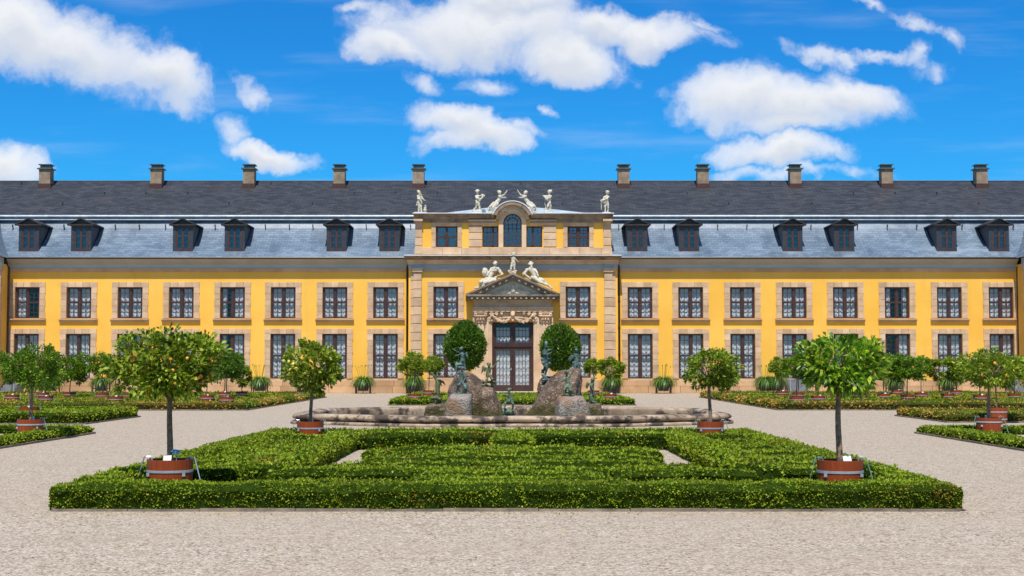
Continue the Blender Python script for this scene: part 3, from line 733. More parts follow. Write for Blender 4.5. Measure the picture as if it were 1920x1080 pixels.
# ---- dormers
DX = [54, 152, 343, 440, 631, 730, 1195, 1292, 1486, 1583, 1775, 1873]
yd = D + .18
dz0, dz1, dza = PZ(471.5, yd), PZ(420.5, yd), PZ(409, yd)
proto = None
for px in DX:
    xd = PX(px, yd, 445)
    if proto is None:
        m_ = MB(); hwd, hi = .66, .45
        w0, w1 = PZ(467, yd), PZ(428, yd)
        # front with window opening
        wall_holes(-hwd, hwd, dz0, dz1, 0, [(-hi, hi, w0, w1)], m_)
        m_.poly([(-hwd - .14, .05, dz1), (hwd + .14, .05, dz1), (0, .05, dza - .05)])
        for s in (-1, 1):                                   # cheeks follow the curved slope
            m_.poly([(s*hwd, 0, dz0), (s*hwd, .45, PZ(462, D + .6)), (s*hwd, 1.2, PZ(449, D + 1.4)), (s*hwd, 2.3, PZ(424, D + 2.5)), (s*hwd, 2.6, dz1), (s*hwd, 0, dz1)])
        proto = m_.build('dormer', M['dormer_slate'], None, (0, 0, 0)); proto.parent = pal; proto.location = (xd, yd - D, 0)
        def sub(mb, nm, mt, sm=False):
            o = mb.build(nm, M[mt], None, (0, 0, 0), smooth=sm); o.parent = proto; return o
        k = MB(); ex = hwd + .22
        t_ = .07
        for s in (-1, 1):
            k.poly([(s*ex, -.2, dz1), (0, -.2, dza), (0, 3.0, dza), (s*ex, 3.0, dz1)])
            k.poly([(s*ex, -.2, dz1 - t_), (0, -.2, dza - t_), (0, 3.0, dza - t_), (s*ex, 3.0, dz1 - t_)])
            k.poly([(s*ex, -.2, dz1), (0, -.2, dza), (0, -.2, dza - t_), (s*ex, -.2, dz1 - t_)])
            k.poly([(s*ex, -.2, dz1), (s*ex, 3.0, dz1), (s*ex, 3.0, dz1 - t_), (s*ex, -.2, dz1 - t_)])
        k.box(-ex, ex, -.19, -.02, dz1 - t_ - .03, dz1 - .01)
        sub(k, 'dormer_roof', 'dormer_roof')
        k = MB()
        fr_ = .075
        k.box(-hi, -hi + fr_, .02, .10, w0, w1); k.box(hi - fr_, hi, .02, .10, w0, w1); k.box(-hi + fr_, hi - fr_, .02, .10, w1 - fr_, w1); k.box(-hi + fr_, hi - fr_, .02, .10, w0, w0 + fr_)
        tz = w0 + (w1 - w0) * .63
        k.box(-.035, .035, .01, .09, w0 + fr_, w1 - fr_)
        for a, b in ((-hi + fr_, -.035), (.035, hi - fr_)):
            k.box(a, b, .012, .088, tz - .04, tz + .04)
            k.box(a, a + .035, .022, .085, w0 + fr_, tz - .04); k.box(b - .035, b, .022, .085, w0 + fr_, tz - .04); k.box(a, a + .035, .022, .085, tz + .04, w1 - fr_); k.box(b - .035, b, .022, .085, tz + .04, w1 - fr_)
            k.box(a + .035, b - .035, .03, .08, (w0 + tz) / 2 - .012, (w0 + tz) / 2 + .012)
        k.box(-hwd, hwd, -.05, .0, dz0 - .02, dz0 + .07)
        sub(k, 'dormer_window_frame', 'wood_red')
        k = MB(); k.poly([(-hi + .05, .06, w0 + .05), (hi - .05, .06, w0 + .05), (hi - .05, .06, w1 - .05), (-hi + .05, .06, w1 - .05)]); sub(k, 'dormer_pane', 'glass_dark')
        k = MB(); k.box(-hi - .05, hi + .05, .35, .38, w0 - .05, w1 + .05); sub(k, 'dormer_dark_backing', 'dark_interior')
        k = MB()
        for s in (-.26, .26):
            yq = -.42; zq_ = PZ(478.5, D - .25)
            k.poly([(s - .14, yq - .1, zq_ - .08), (s + .14, yq - .1, zq_ - .08), (s + .14, yq + .16, zq_ + .13), (s - .14, yq + .16, zq_ + .13)])
        sub(k, 'dormer_light_tile', 'lead_white')
    else:
        c = copy_tree(proto, pal); c.location = (xd, yd - D, 0)
# roof hooks
hk = MB(); hk.box(-.03, .03, -.10, .04, -.10, .10); hk.box(-.012, .012, -.06, .04, -.32, -.1)
hk0 = None
def hook(x, y, z):
    global hk0
    if hk0 is None: hk0 = hk.build('roof_hook', M['gutter'], None, (0, 0, 0)); hk0.parent = pal; o = hk0
    else: o = hk0.copy(); sc.collection.objects.link(o); o.parent = pal
    o.location = (x, y - D, z)
for px in (25, 121, 217, 262, 311, 404, 498, 543, 587, 687, 770, 1160, 1245, 1345, 1400, 1450, 1520, 1607, 1663, 1718, 1803, 1899):
    y = D + 2.3; hook(PX(px, y, 424), y - .08, PZ(424, y))
for i, px in enumerate(range(40, 1900, 78)):
    t = .33 if i % 2 else .62
    for tt in (t,):
        y = D + 2.7 + (YRG - D - 2.7) * (tt + .3 * (i % 3 == 0)); z = zbr + (zrg - zbr) * (tt + .3 * (i % 3 == 0))
        hook(PX(px, y, 370), y - .03, z + .03)

# ---- windows
def wmesh(w_, z0, z1, tz, cols, rt, rb):
    """frame and pane meshes about x=0 at y=0 (wall face)"""
    k = MB(); h_ = w_ / 2; y0, y1 = .12, .22; fw = .10
    k.box(-h_, -h_ + fw, y0, y1, z0, z1); k.box(h_ - fw, h_, y0, y1, z0, z1)
    k.box(-h_ + fw, h_ - fw, y0, y1, z1 - fw, z1); k.box(-h_ + fw, h_ - fw, y0, y1, z0, z0 + fw)
    if tz == 0:
        for i in range(1, cols): x = -h_ + fw + (w_ - 2*fw) * i / cols; k.box(x - .016, x + .016, y0 + .03, y1 - .02, z0 + fw, z1 - fw)
        for j in range(1, rb): z = z0 + fw + (z1 - z0 - 2*fw) * j / rb; k.box(-h_ + fw, h_ - fw, y0 + .035, y1 - .025, z - .014, z + .014)
        return k
    k.box(-.08, .08, y0 - .03, y1, z0 + fw, z1 - fw)
    for s in (-1, 1):
        a, b = (-h_ + fw, -.08) if s < 0 else (.08, h_ - fw)
        k.box(a, b, y0 - .02, y1, tz - .065, tz + .065)
        for (c, d_, rows) in ((z0 + fw, tz - .065, rb), (tz + .065, z1 - fw, rt)):
            k.box(a, a + .05, y0 + .02, y1 - .01, c, d_); k.box(b - .05, b, y0 + .02, y1 - .01, c, d_)
            for i in range(1, cols):
                x = a + .05 + (b - a - .1) * i / cols; k.box(x - .016, x + .016, y0 + .03, y1 - .02, c, d_)
            for j in range(1, rows):
                z = c + (d_ - c) * j / rows; k.box(a + .05, b - .05, y0 + .035, y1 - .025, z - .014, z + .014)
    return k
def curtain_mb(x0, x1, z0, z1, y, seed=0, rows=5):
    rng = random.Random(seed); nx, nz = 34, 26; k = MB(); ph = rng.uniform(0, 6)
    wl_ = rng.uniform(.20, .30)
    for j in range(nz + 1):
        for i in range(nx + 1):
            x = x0 + (x1 - x0) * i / nx; z = z0 + (z1 - z0) * j / nz
            a = .032 * math.sin(2 * math.pi * x / wl_ + ph + .5 * math.sin(z * 1.3 + ph)) + .02 * math.sin(2 * math.pi * x / .11 + ph * 2)
            k.v.append((x, y + a, z))
    for j in range(nz):
        for i in range(nx):
            b = j * (nx + 1) + i; k.f.append((b, b + 1, b + nx + 2, b + nx + 1))
    return k
def surround_mb(w_, z0, z1, jw, lh, prj, sill):
    k = MB(); h_ = w_ / 2
    n_ = max(3, round((z1 - z0) / .43)); dz = (z1 - z0) / n_
    for i in range(n_):
        e = .03 if i % 2 else 0
        for s in (-1, 1):
            a, b = sorted((s * (h_ + .002), s * (h_ + jw - e)))
            k.bbox(a, b, -prj, .14, z0 + i*dz + .007, z0 + (i+1)*dz - .007, .008)
    nb = 5; tot = w_ + 2 * jw
    for i in range(nb):
        a = -tot/2 + tot * i / nb; k.bbox(a + .006, a + tot / nb - .006, -prj - .005, .14, z1 + .004, z1 + lh, .008)
    if not sill: k.bbox(-h_ + .0, h_, -prj, .14, z0 - .12, z0 - .004, .008)
    return k
def sill_mb(w_, z0, jw):
    k = MB(); h_ = w_ / 2 + jw + .06
    k.extr_x([(.1, z0 - .02), (-.22, z0 - .02), (-.22, z0 - .09), (-.16, z0 - .13), (-.14, z0 - .22), (.1, z0 - .22)], -h_, h_); return k
protos = {}
def zk_(s): return sum(map(ord, s))
def window(kind, x, Y, seed, style='full'):
    kk = kind
    if kk not in protos:
        z0, z1, tz, cols, rt, rb, w_, jw, lh, sill, gl, surr = WK[kind]
        a = wmesh(w_, z0, z1, tz, cols, rt, rb).build('window', M['wood_brown'], None, (0, 0, 0))
        gmb = MB(); yy_ = .18
        gmb.poly([(-w_/2 + .06, yy_, z0 + .06), (w_/2 - .06, yy_, z0 + .06), (w_/2 - .06, yy_, z1 - .06), (-w_/2 + .06, yy_, z1 - .06)])
        gl_ = gmb.build('pane', M[gl], None, (0, 0, 0)).data
        s_ = surround_mb(w_, z0, z1, jw, lh, .06, sill).build('stone_surround', M['sandstone'], None, (0, 0, 0)).data if surr else None
        q_ = sill_mb(w_, z0, jw).build('sill', M['sandstone_plinth'], None, (0, 0, 0)).data if sill else None
        cs = []
        for sd in range(4):
            cs.append([curtain_mb(-w_/2 + .1, -.03, z0 + .05, z1 - .03, .32, sd).build('curtain', M['curtain'], None, (0, 0, 0), smooth=True).data,
                       curtain_mb(.03, w_/2 - .1, z0 + .05, z1 - .03, .32, sd + 11).build('curtain', M['curtain'], None, (0, 0, 0), smooth=True).data])
        nar = [curtain_mb(-w_/2 + .1, -w_/2 + .42, z0 + .05, z1 - .03, .32, 5).build('curtain', M['curtain'], None, (0, 0, 0), smooth=True).data,
               curtain_mb(w_/2 - .42, w_/2 - .1, z0 + .05, z1 - .03, .32, 6).build('curtain', M['curtain'], None, (0, 0, 0), smooth=True).data]
        protos[kk] = (a.data, gl_, s_, q_, cs, nar)
        for o in list(sc.collection.objects):
            if o.parent is None and o.name.split('.')[0] in ('window', 'pane', 'stone_surround', 'sill', 'curtain'): bpy.data.objects.remove(o)
    fm, pm, sm, qm, cs, nar = protos[kk]
    wdw = link('window', fm, None, pal, (x, Y - D, 0))
    pn = link('pane', pm, None, wdw, (0, 0, 0)); rp = random.Random(x * 31 + zk_(kk)); pn.rotation_euler = (rp.uniform(-.004, .006), 0, rp.uniform(-.02, .02))
    if sm: link('stone_surround', sm, None, wdw)
    if qm: link('sill', qm, None, wdw)
    c = cs[seed % 4]
    if style in ('full', 'left'): link('curtain', c[0], None, wdw)
    if style in ('full', 'right'): link('curtain', c[1], None, wdw)
    if style == 'parted': link('curtain', nar[0], None, wdw); link('curtain', nar[1], None, wdw)
    if style == 'leftnarrow': link('curtain', nar[0], None, wdw); link('curtain', c[1], None, wdw)
    return wdw
JW, LH = .38, .33
WK = {
 'upper': (zu0, zu1, Z(567), 2, 3, 3, WO, JW, LH, True, 'glass', True),
 'lower': (zl0, zl1, Z(667), 2, 4, 4, WO, JW, LH, False, 'glass', True),
 'upper_c': (zu0r, zu1r, zq(567), 2, 3, 3, WO, JW, LH, True, 'glass', True),
 'lower_c': (zl0r, zl1r, zq(667), 2, 4, 4, WO, JW, LH, False, 'glass', True),
 'attic_w': (aw0, aw1, zq(444), 2, 3, 3, 1.42, .28, .25, False, 'glass_blue', True),
 'attic_n': (aw0, aw1, 0, 4, 0, 4, 1.06, .0, .0, False, 'glass_blue', False),
}
UST = ['left', 'full', 'full', 'full', 'leftnarrow', 'full', 'full', 'full', 'full', 'full', 'full', 'full', 'full', 'parted', 'full', 'full']
LST = ['full', 'full', 'parted', 'full', 'leftnarrow', 'full', 'full', 'full', 'full', 'full', 'full', 'full', 'parted', 'right', 'full', 'full']
for i, x in enumerate(wings):
    window('upper', x, D, i, UST[i]); window('lower', x, D, i + 2, LST[i])
for i, x in enumerate(rx):
    window('upper_c', x, YR, i); window('lower_c', x, YR, i + 1)
for i, (x, w_) in enumerate(AW): window('attic_w' if w_ > 1.2 else 'attic_n', x, YR, i, 'none')
# the two arched-window side lights sit in stone; big arched window
k = MB(); r_ = AR_W / 2; y0, y1 = .12, .2
k.box(-r_, -r_ + .09, y0, y1, aw0, archz); k.box(r_ - .09, r_, y0, y1, aw0, archz); k.box(-r_ + .09, r_ - .09, y0, y1, aw0, aw0 + .09)
nseg = 20
for j in range(nseg):
    A, B = math.pi * j / nseg, math.pi * (j + 1) / nseg
    for (ra, rb_) in ((r_ - .09, r_), (.30, .36)):
        q = [(ra*math.cos(A), archz + ra*math.sin(A)), (rb_*math.cos(A), archz + rb_*math.sin(A)), (rb_*math.cos(B), archz + rb_*math.sin(B)), (ra*math.cos(B), archz + ra*math.sin(B))]
        k.extr_y(q, y0, y1)
for s in (-.30, .24): k.box(s, s + .06, y0 + .01, y1, aw0 + .09, archz)
k.box(-.015, .015, y0 + .03, y1, aw0 + .09, archz)
for j in range(1, 7):
    z = aw0 + (archz - aw0) * j / 6.5; k.box(-r_ + .09, r_ - .09, y0 + .035, y1 - .02, z - .014, z + .014)
for a in (30, 60, 90, 120, 150):
    t = R(a); c, s = math.cos(t), math.sin(t); e = .016
    k.extr_y([(.36*c - e*s, archz + .36*s + e*c), (.36*c + e*s, archz + .36*s - e*c), ((r_-.09)*c + e*s, archz + (r_-.09)*s - e*c), ((r_-.09)*c - e*s, archz + (r_-.09)*s + e*c)], y0 + .035, y1 - .02)
aw = k.build('arched_window', M['wood_brown'], None, (0, 0, 0)); aw.parent = pal; aw.location = (ACX, YR - D, 0)
k = MB(); k.poly([(-r_ + .03, .17, aw0 + .03), (r_ - .03, .17, aw0 + .03)] + [((r_-.03)*math.cos(math.pi*j/16), .17, archz + (r_-.03)*math.sin(math.pi*j/16)) for j in range(17)])
o = k.build('pane', M['glass_blue'], None, (0, 0, 0)); o.parent = aw

# ---- portal
def bxz(p, py=600): return PX(p, YR, py)
po = MB(); yf = YR - .45
zc = lambda p_: PZ(p_, YR - .5)
pxl = lambda p_, y=YR - .5, py=600: PX(p_, y, py)
# outer wall strips + pilasters with bases
for a, b in ((886, 916), (1007, 1037.5)):
    po.bbox(pxl(a), pxl(b), YR - .28, YR + .1, 0.12, zc(585), .01)
for a, b in ((892, 908), (1014.5, 1031)):
    po.bbox(pxl(a), pxl(b), YR - .44, YR - .283, zc(706), zc(606), .02)
    po.bbox(pxl(a - 4), pxl(b + 4), YR - .58, YR - .29, 0.12, zc(714), .02)
    po.bbox(pxl(a - 3), pxl(b + 3), YR - .53, YR - .29, zc(714) + .003, zc(709), .02)
    po.bbox(pxl(a - 1.5), pxl(b + 1.5), YR - .49, YR - .29, zc(709) + .003, zc(706) - .003, .02)
# door architrave, stepped
for (a, b, yy_) in ((912, 916.5, .36), (916.5, 920, .30), (920, 922.6, .22)):
    po.bbox(pxl(a), pxl(b) - .003, YR - yy_, YR + .2, .12, zc(604), .01)
    po.bbox(pxl(1923 - b) + .003, pxl(1923 - a), YR - yy_, YR + .2, .12, zc(604), .01)
zs_, zk = zc(604), zc(586)
# tympanum panel over the door with a shallow segmental opening
n_ = 20; xa, xb = pxl(912), pxl(1011); o0, o1 = dx0 - .05, dx1 + .05
def seg(x, lo_, hi_): 
    t = (x - (o0 + o1) / 2) / ((o1 - o0) / 2); return lo_ + (hi_ - lo_) * math.sqrt(max(0, 1 - .92 * t * t))
pts = [(o0 + (o1 - o0) * i / n_) for i in range(n_ + 1)]
zlo, zhi = zc(608), zc(598.5)
for i in range(n_):
    a, b = pts[i], pts[i+1]
    po.extr_y([(a, seg(a, zlo, zhi)), (b, seg(b, zlo, zhi)), (b, zk), (a, zk)], YR - .26, YR + .2)
    po.extr_y([(a, seg(a, zlo, zhi) + .10), (b, seg(b, zlo, zhi) + .10), (b, seg(b, zlo, zhi) + .19), (a, seg(a, zlo, zhi) + .19)], YR - .36, YR - .263)
po.bbox(xa, o0 - .001, YR - .26, YR + .2, zs_ + .003, zk, .01); po.bbox(o1 + .001, xb, YR - .26, YR + .2, zs_ + .003, zk, .01)
po.bbox(pxl(886), pxl(1037.5), YR - .50, YR + .1, zc(585), zc(578.5), .02)       # architrave
portal = po.build('portal', M['sandstone_pale'], pal, PB)
k = MB()
k.box(pxl(885), pxl(1038.5), YR - .60, YR + .1, zc(578.5) + .003, zc(575.5)); 
k.box(pxl(889), pxl(1034), YR - .46, YR + .1, zc(575.5) + .003, zc(565))
k.box(pxl(887), pxl(1036), YR - .56, YR + .1, zc(565) + .003, zc(561.5))
k.build('portal_frieze', M['sandstone'], portal, PB)
yp = YR - 1.0
X_ = lambda p_, py=555: PX(p_, yp, py)
Zp = lambda p_: PZ(p_, yp)
k = MB()
k.box(X_(880.5), X_(1042.5), yp + .12, YR, Zp(561.5), Zp(557.5))
k.box(X_(878), X_(1045), yp + .02, YR, Zp(557.5) + .003, Zp(555.3)); k.box(X_(874), X_(1049), yp - .05, YR, Zp(554.8), Zp(552))
for s in (-1, 1):           # raking cornices
    ex = X_(873) if s < 0 else X_(1050)
    ap = (X_(961.5)); 
    def rk(d0, d1, yy0, yy1):
        k.extr_y([(ex, Zp(553.5) + d0), (ap, Zp(514.5) + d0), (ap, Zp(514.5) + d1), (ex, Zp(553.5) + d1)], yy0, yy1)
    rk(-.02, .10, yp - .06, YR); rk(-.14, -.023, yp + .02, YR); rk(-.36, -.143, yp + .16, YR)
ped = k.build('pediment', M['sandstone_dark'], portal, PB)
k = MB(); k.extr_x([(yp - .04, Zp(554.8) - .012), (yp - .04, Zp(555.3) + .012), (YR, Zp(555.3) + .012), (YR, Zp(554.8) - .012)], X_(877), X_(1046))
n_d = 16
for i in range(n_d):
    x = X_(885) + (X_(1038) - X_(885)) * i / (n_d - 1); k.box(x - .06, x + .06, yp + .02, yp + .118, Zp(559.8), Zp(557.9))
for s in (-1, 1):
    for i in range(1, 7):
        t = i / 7.3
        x = X_(961.5) + s * t * (X_(1050) - X_(961.5)); z = Zp(514.5) - t * (Zp(514.5) - Zp(553.5)) - .20
        k.extr_y([(x - .07, z - .05 + s*.03), (x + .07, z - .05 - s*.03), (x + .07, z + .05 - s*.03), (x - .07, z + .05 + s*.03)], yp + .06, yp + .158)
k.box(X_(961.5) - .07, X_(961.5) + .07, yp + .06, yp + .158, Zp(520.5), Zp(518.5))
k.build('dentil', M['statue_stone'], portal, PB)
k = MB(); k.extr_y([(X_(886), Zp(552)), (X_(1037), Zp(552)), (X_(961.5), Zp(517))], YR - .40, YR - .3); k.build('tympanum', M['tympanum_paint'], portal, PB)
# tympanum relief: a crest with scrolling leaves
k = MB(); yt = YR - .44; rng = random.Random(3)
tx, tz_ = X_(962), PZ(551.3, yt)
k.ball((tx, yt, tz_ + .28), (.20, .1, .24)); k.ball((tx, yt - .02, tz_ + .55), (.12, .08, .10))
for s in (-1, 1):
    for i in range(9):
        t = i / 8; hgt = .42 * (1 - t) ** .8 + .05; x = tx + s * (.2 + t * .95)
        k.caps((x, yt, tz_ + .02), (x + s * .13, yt - .05, tz_ + hgt), .06, .035, 6)
        k.caps((x, yt, tz_ + .05), (x + s * .2, yt - .02, tz_ + hgt * .5), .05, .03, 6)
    k.caps((tx + s*.2, yt, tz_ + .05), (tx + s*1.2, yt, tz_ + .04), .07, .04, 6)
    k.caps((tx + s*.05, yt - .03, tz_ + .6), (tx + s*.24, yt - .03, tz_ + .66), .03, .02, 6)
remesh(k, .025, 'relief', M['statue_stone'], portal, PB)
# capitals
for pc in (901, 1022.5):
    k = MB(); cx_ = pxl(pc); zt0, zt1 = zc(606), zc(586)
    k.box(cx_ - .30, cx_ + .30, YR - .48, YR - .2, zt0, zt1 - .05); k.box(cx_ - .42, cx_ + .42, YR - .55, YR - .2, zt1 - .07, zt1)
    for row, (zz0, n_, ln) in enumerate(((zt0 + .02, 3, .26), (zt0 + .24, 4, .26))):
        for i in range(n_):
            x = cx_ + (i - (n_ - 1) / 2) * .62 / n_
            k.caps((x, YR - .48, zz0), (x, YR - .55, zz0 + ln * .8), .06, .07, 6); k.ball((x, YR - .62, zz0 + ln * .85), .06, 6, 5)
    for s in (-1, 1):
        for t in range(7):
            a = t * .9; r = .13 * (1 - t / 9); k.ball((cx_ + s * (.32 + r * math.cos(a) * .7), YR - .55, zt1 - .19 + r * math.sin(a)), .045, 6, 5)
    remesh(k, .022, 'capital', M['sandstone'], portal, PB, smooth_it=1)
# festoons, keystone mask and scrolls
k = MB(); ycf = YR - .44
kx = pxl(961.5)
k.caps((kx, ycf - .04, zc(588)), (kx, ycf - .02, zc(600)), .17, .11, 8); k.ball((kx, ycf - .14, zc(591)), .13); k.ball((kx, ycf - .22, zc(591.5)), .05, 6, 5); k.ball((kx, ycf - .08, zc(601)), .09)
rng = random.Random(5)
for s in (-1, 1):
    xs0, xs1 = kx + s * .16, kx + s * 1.28
    for i in range(26):
        t = i / 25; x = xs0 + (xs1 - xs0) * t; sag = 4 * t * (1 - t)
        z = zc(596) * (1 - t) + zc(592) * t - sag * .30; r = .05 + .065 * sag
        for q in range(3): k.ball((x + rng.uniform(-.03, .03), ycf - .02 + rng.uniform(-.05, .02), z + rng.uniform(-r, r)), rng.uniform(.035, .06), 6, 5)
        k.ball((x, ycf, z), r * .8, 6, 5)
    for (ox, oz, r0, turns) in ((1.36, zc(590), .17, 2), (1.05, zc(588.5), .12, 2), (.72, zc(588), .09, 1.6), (1.5, zc(597), .11, 1.6)):
        pts = []; 
        for i in range(18):
            a = i / 17 * turns * 2 * math.pi; r = r0 * (1 - i / 20)
            pts.append((kx + s * (ox + r * math.cos(a)), ycf - .01, oz + r * math.sin(a)))
        k.tube(pts, .032, 6)
remesh(k, .022, 'festoon', M['sandstone'], portal, PB, smooth_it=1)
# door
k = MB(); yd0 = YR + .16; a, b = dx0, dx1; mid = (a + b) / 2
T1 = Z(647.5, YR); T2 = Z(651.5, YR)
def panel(x0, x1, z0, z1, cols, rows, st, top=None):
    k.box(x0, x0 + st, yd0, yd0 + .1, z0, z1); k.box(x1 - st, x1, yd0, yd0 + .1, z0, z1)
    k.box(x0 + st, x1 - st, yd0, yd0 + .1, z0, z0 + st); k.box(x0 + st, x1 - st, yd0, yd0 + .1, z1 - st, z1)
    for i in range(1, cols): x = x0 + st + (x1 - x0 - 2*st) * i / cols; k.box(x - .016, x + .016, yd0 + .03, yd0 + .07, z0 + st, z1 - st)
    for j in range(1, rows): z = z0 + st + (z1 - z0 - 2*st) * j / rows; k.box(x0 + st, x1 - st, yd0 + .034, yd0 + .066, z - .014, z + .014)
k.box(a, a + .12, yd0 - .04, yd0 + .12, .02, dz1); k.box(b - .12, b, yd0 - .04, yd0 + .12, .02, dz1)
k.box(a + .12, b - .12, yd0 - .04, yd0 + .12, T2, T1); k.box(a + .12, b - .12, yd0 - .07, yd0 - .042, T2 + .04, T1 - .04)
for x0, x1 in ((a + .12, mid - .01), (mid + .01, b - .12)):
    k.box(x0, x1, yd0, yd0 + .1, .02, Z(727, YR)); k.box(x0 + .12, x1 - .12, yd0 - .03, yd0 - .002, Z(735, YR), Z(729, YR))
    panel(x0, x1, Z(727, YR) + .003, T2 - .003, 4, 5, .17)
    panel(x0, x1, T1 + .003, Z(603, YR), 4, 3, .17)
k.box(mid - .06, mid + .06, yd0 - .05, yd0 - .003, T1, Z(603, YR))
door = k.build('door', M['wood_brown'], pal, (0, D, 0))
k = MB(); k.poly([(a + .2, yd0 + .05, Z(725, YR)), (b - .2, yd0 + .05, Z(725, YR)), (b - .2, yd0 + .05, Z(605, YR)), (a + .2, yd0 + .05, Z(605, YR))]); k.build('pane', M['glass'], door, (0, D, 0))
for x0, x1, sd in ((a + .2, mid - .08, 3), (mid + .08, b - .2, 8)):
    curtain_mb(x0, x1, Z(727, YR), Z(614, YR), yd0 + .22, sd).build('curtain', M['curtain'], door, (0, D, 0), smooth=True)
k = MB(); k.box(mid - .14, mid - .08, yd0 - .08, yd0 - .002, Z(694, YR), Z(690, YR)); k.build('handle', M['steel'], door, (0, D, 0))
k = MB(); k.box(a - 1.6, b + 1.6, YR - 1.3, YR + .12, .0, .12); k.build('threshold', M['threshold_stone'], pal, PB)
# downpipes
for px, yy_ in ((763.5, D - .12), (1161, D - .12), (15, D - .3), (1909, D - .3)):
    x = PX(px, yy_, 600); s = 1 if px > 960 else -1
    k = MB(); k.tube([(x - s*(.1 if 100 < px < 1800 else -.15), yy_ - .5, Z(487)), (x - s*(.1 if 100 < px < 1800 else -.15), yy_ - .45, Z(493)), (x, yy_, Z(502)), (x, yy_, .15)], .07, 8)
    for z in (Z(560), Z(610), Z(660), Z(520)): k.tube([(x, yy_, z), (x, yy_, z + .05)], .09, 8)
    k.build('downpipe', M['downpipe'], pal, PB, smooth=True)
# end pavilion quoins and pavilion doorsteps
for s, xi in ((-1, XL), (1, XR)):
    k = MB(); n_ = 15
    for i in range(n_):
        z0 = zA * i / n_; z1 = zA * (i + 1) / n_; ln = .9 if i % 2 else .55
        a, b = sorted((xi - s * .05, xi + s * ln)); k.bbox(a, b, YP - .06, YP + .25, z0 + .012, z1 - .012, .012)
    k.build('quoin', M['sandstone'], pal, PB)

# ---- outside stairs (grey stone steps with thin railings) in front of the facade
def steps(px0, px1, label, n_=5, h_=.9):
    x0, x1 = PX(px0, D - 1, 720), PX(px1, D - 1, 720)
    e = empty('stone_steps', ((x0 + x1) / 2, D - 1.4, 0), label, 'steps', 'grey steps up to the facade')
    k = MB(); cz = h_ / n_
    for i in range(n_): k.box(x0, x1, D - .12 - (n_ - i) * .32, D - .122 - (n_ - i - 1) * .32, 0, (i + 1) * cz)
    k.build('tread', M['step_stone'], e, tuple(e.location))
    for x in (x0 + .06, x1 - .06):
        k = MB()
        k.tube([(x, D - .12 - n_ * .32, .0), (x, D - .12 - n_ * .32, .95)], .025, 6); k.tube([(x, D - .3, h_), (x, D - .3, h_ + .95)], .025, 6)
        for dz in (.95, .55): k.tube([(x, D - .12 - n_ * .32, dz), (x, D - .3, h_ + dz)], .022, 6)
        k.build('railing', M['steel'], e, tuple(e.location))
steps(2, 34, 'grey stone steps with metal railing at the left end of the palace facade')
steps(1476, 1512, 'grey stone steps with metal railing behind the orange trees right of the portal')
steps(1893, 1925, 'grey stone steps with metal railing at the right end of the palace facade')
# ------------------------------------------------------------------ foliage makers
def rnd_unit(rg, n_):
    a = rg.normal(size=(n_, 3)); return a / np.linalg.norm(a, axis=1, keepdims=True)
def leaf_mesh(name, Pn, Dn, size, aspect, rg, fold=True, droop=0.0, upb=.45):
    """one folded leaf per row: P base, D direction, size length"""
    n_ = len(Pn); Dn = Dn / np.linalg.norm(Dn, axis=1, keepdims=True)
    a = rnd_unit(rg, n_) + np.array([[0, -.55, .8]]) * (upb if np.isscalar(upb) else upb[:, None]); Sd = np.cross(Dn, a); Sd /= np.maximum(np.linalg.norm(Sd, axis=1, keepdims=True), 1e-6)
    Nn = np.cross(Sd, Dn); s = size[:, None]
    tip = Pn + Dn * s; tip[:, 2] -= droop * size
    mid = Pn + Dn * s * .5
    wd = s * aspect * .5
    L = mid + Sd * wd; Rr = mid - Sd * wd
    if fold:
        Mi = mid - Nn * wd * .45
        v = np.stack([Pn, L, tip, Mi, Rr], 1).reshape(-1, 3); b = np.arange(n_)[:, None] * 5
        f = np.concatenate([b + np.array([0, 3, 2, 1]), b + np.array([0, 4, 2, 3])], 1).reshape(-1, 4)
    else:
        v = np.stack([Pn, L, tip, Rr], 1).reshape(-1, 3); b = np.arange(n_)[:, None] * 4; f = b + np.array([0, 1, 2, 3])
    return mesh_np(name, v, f)

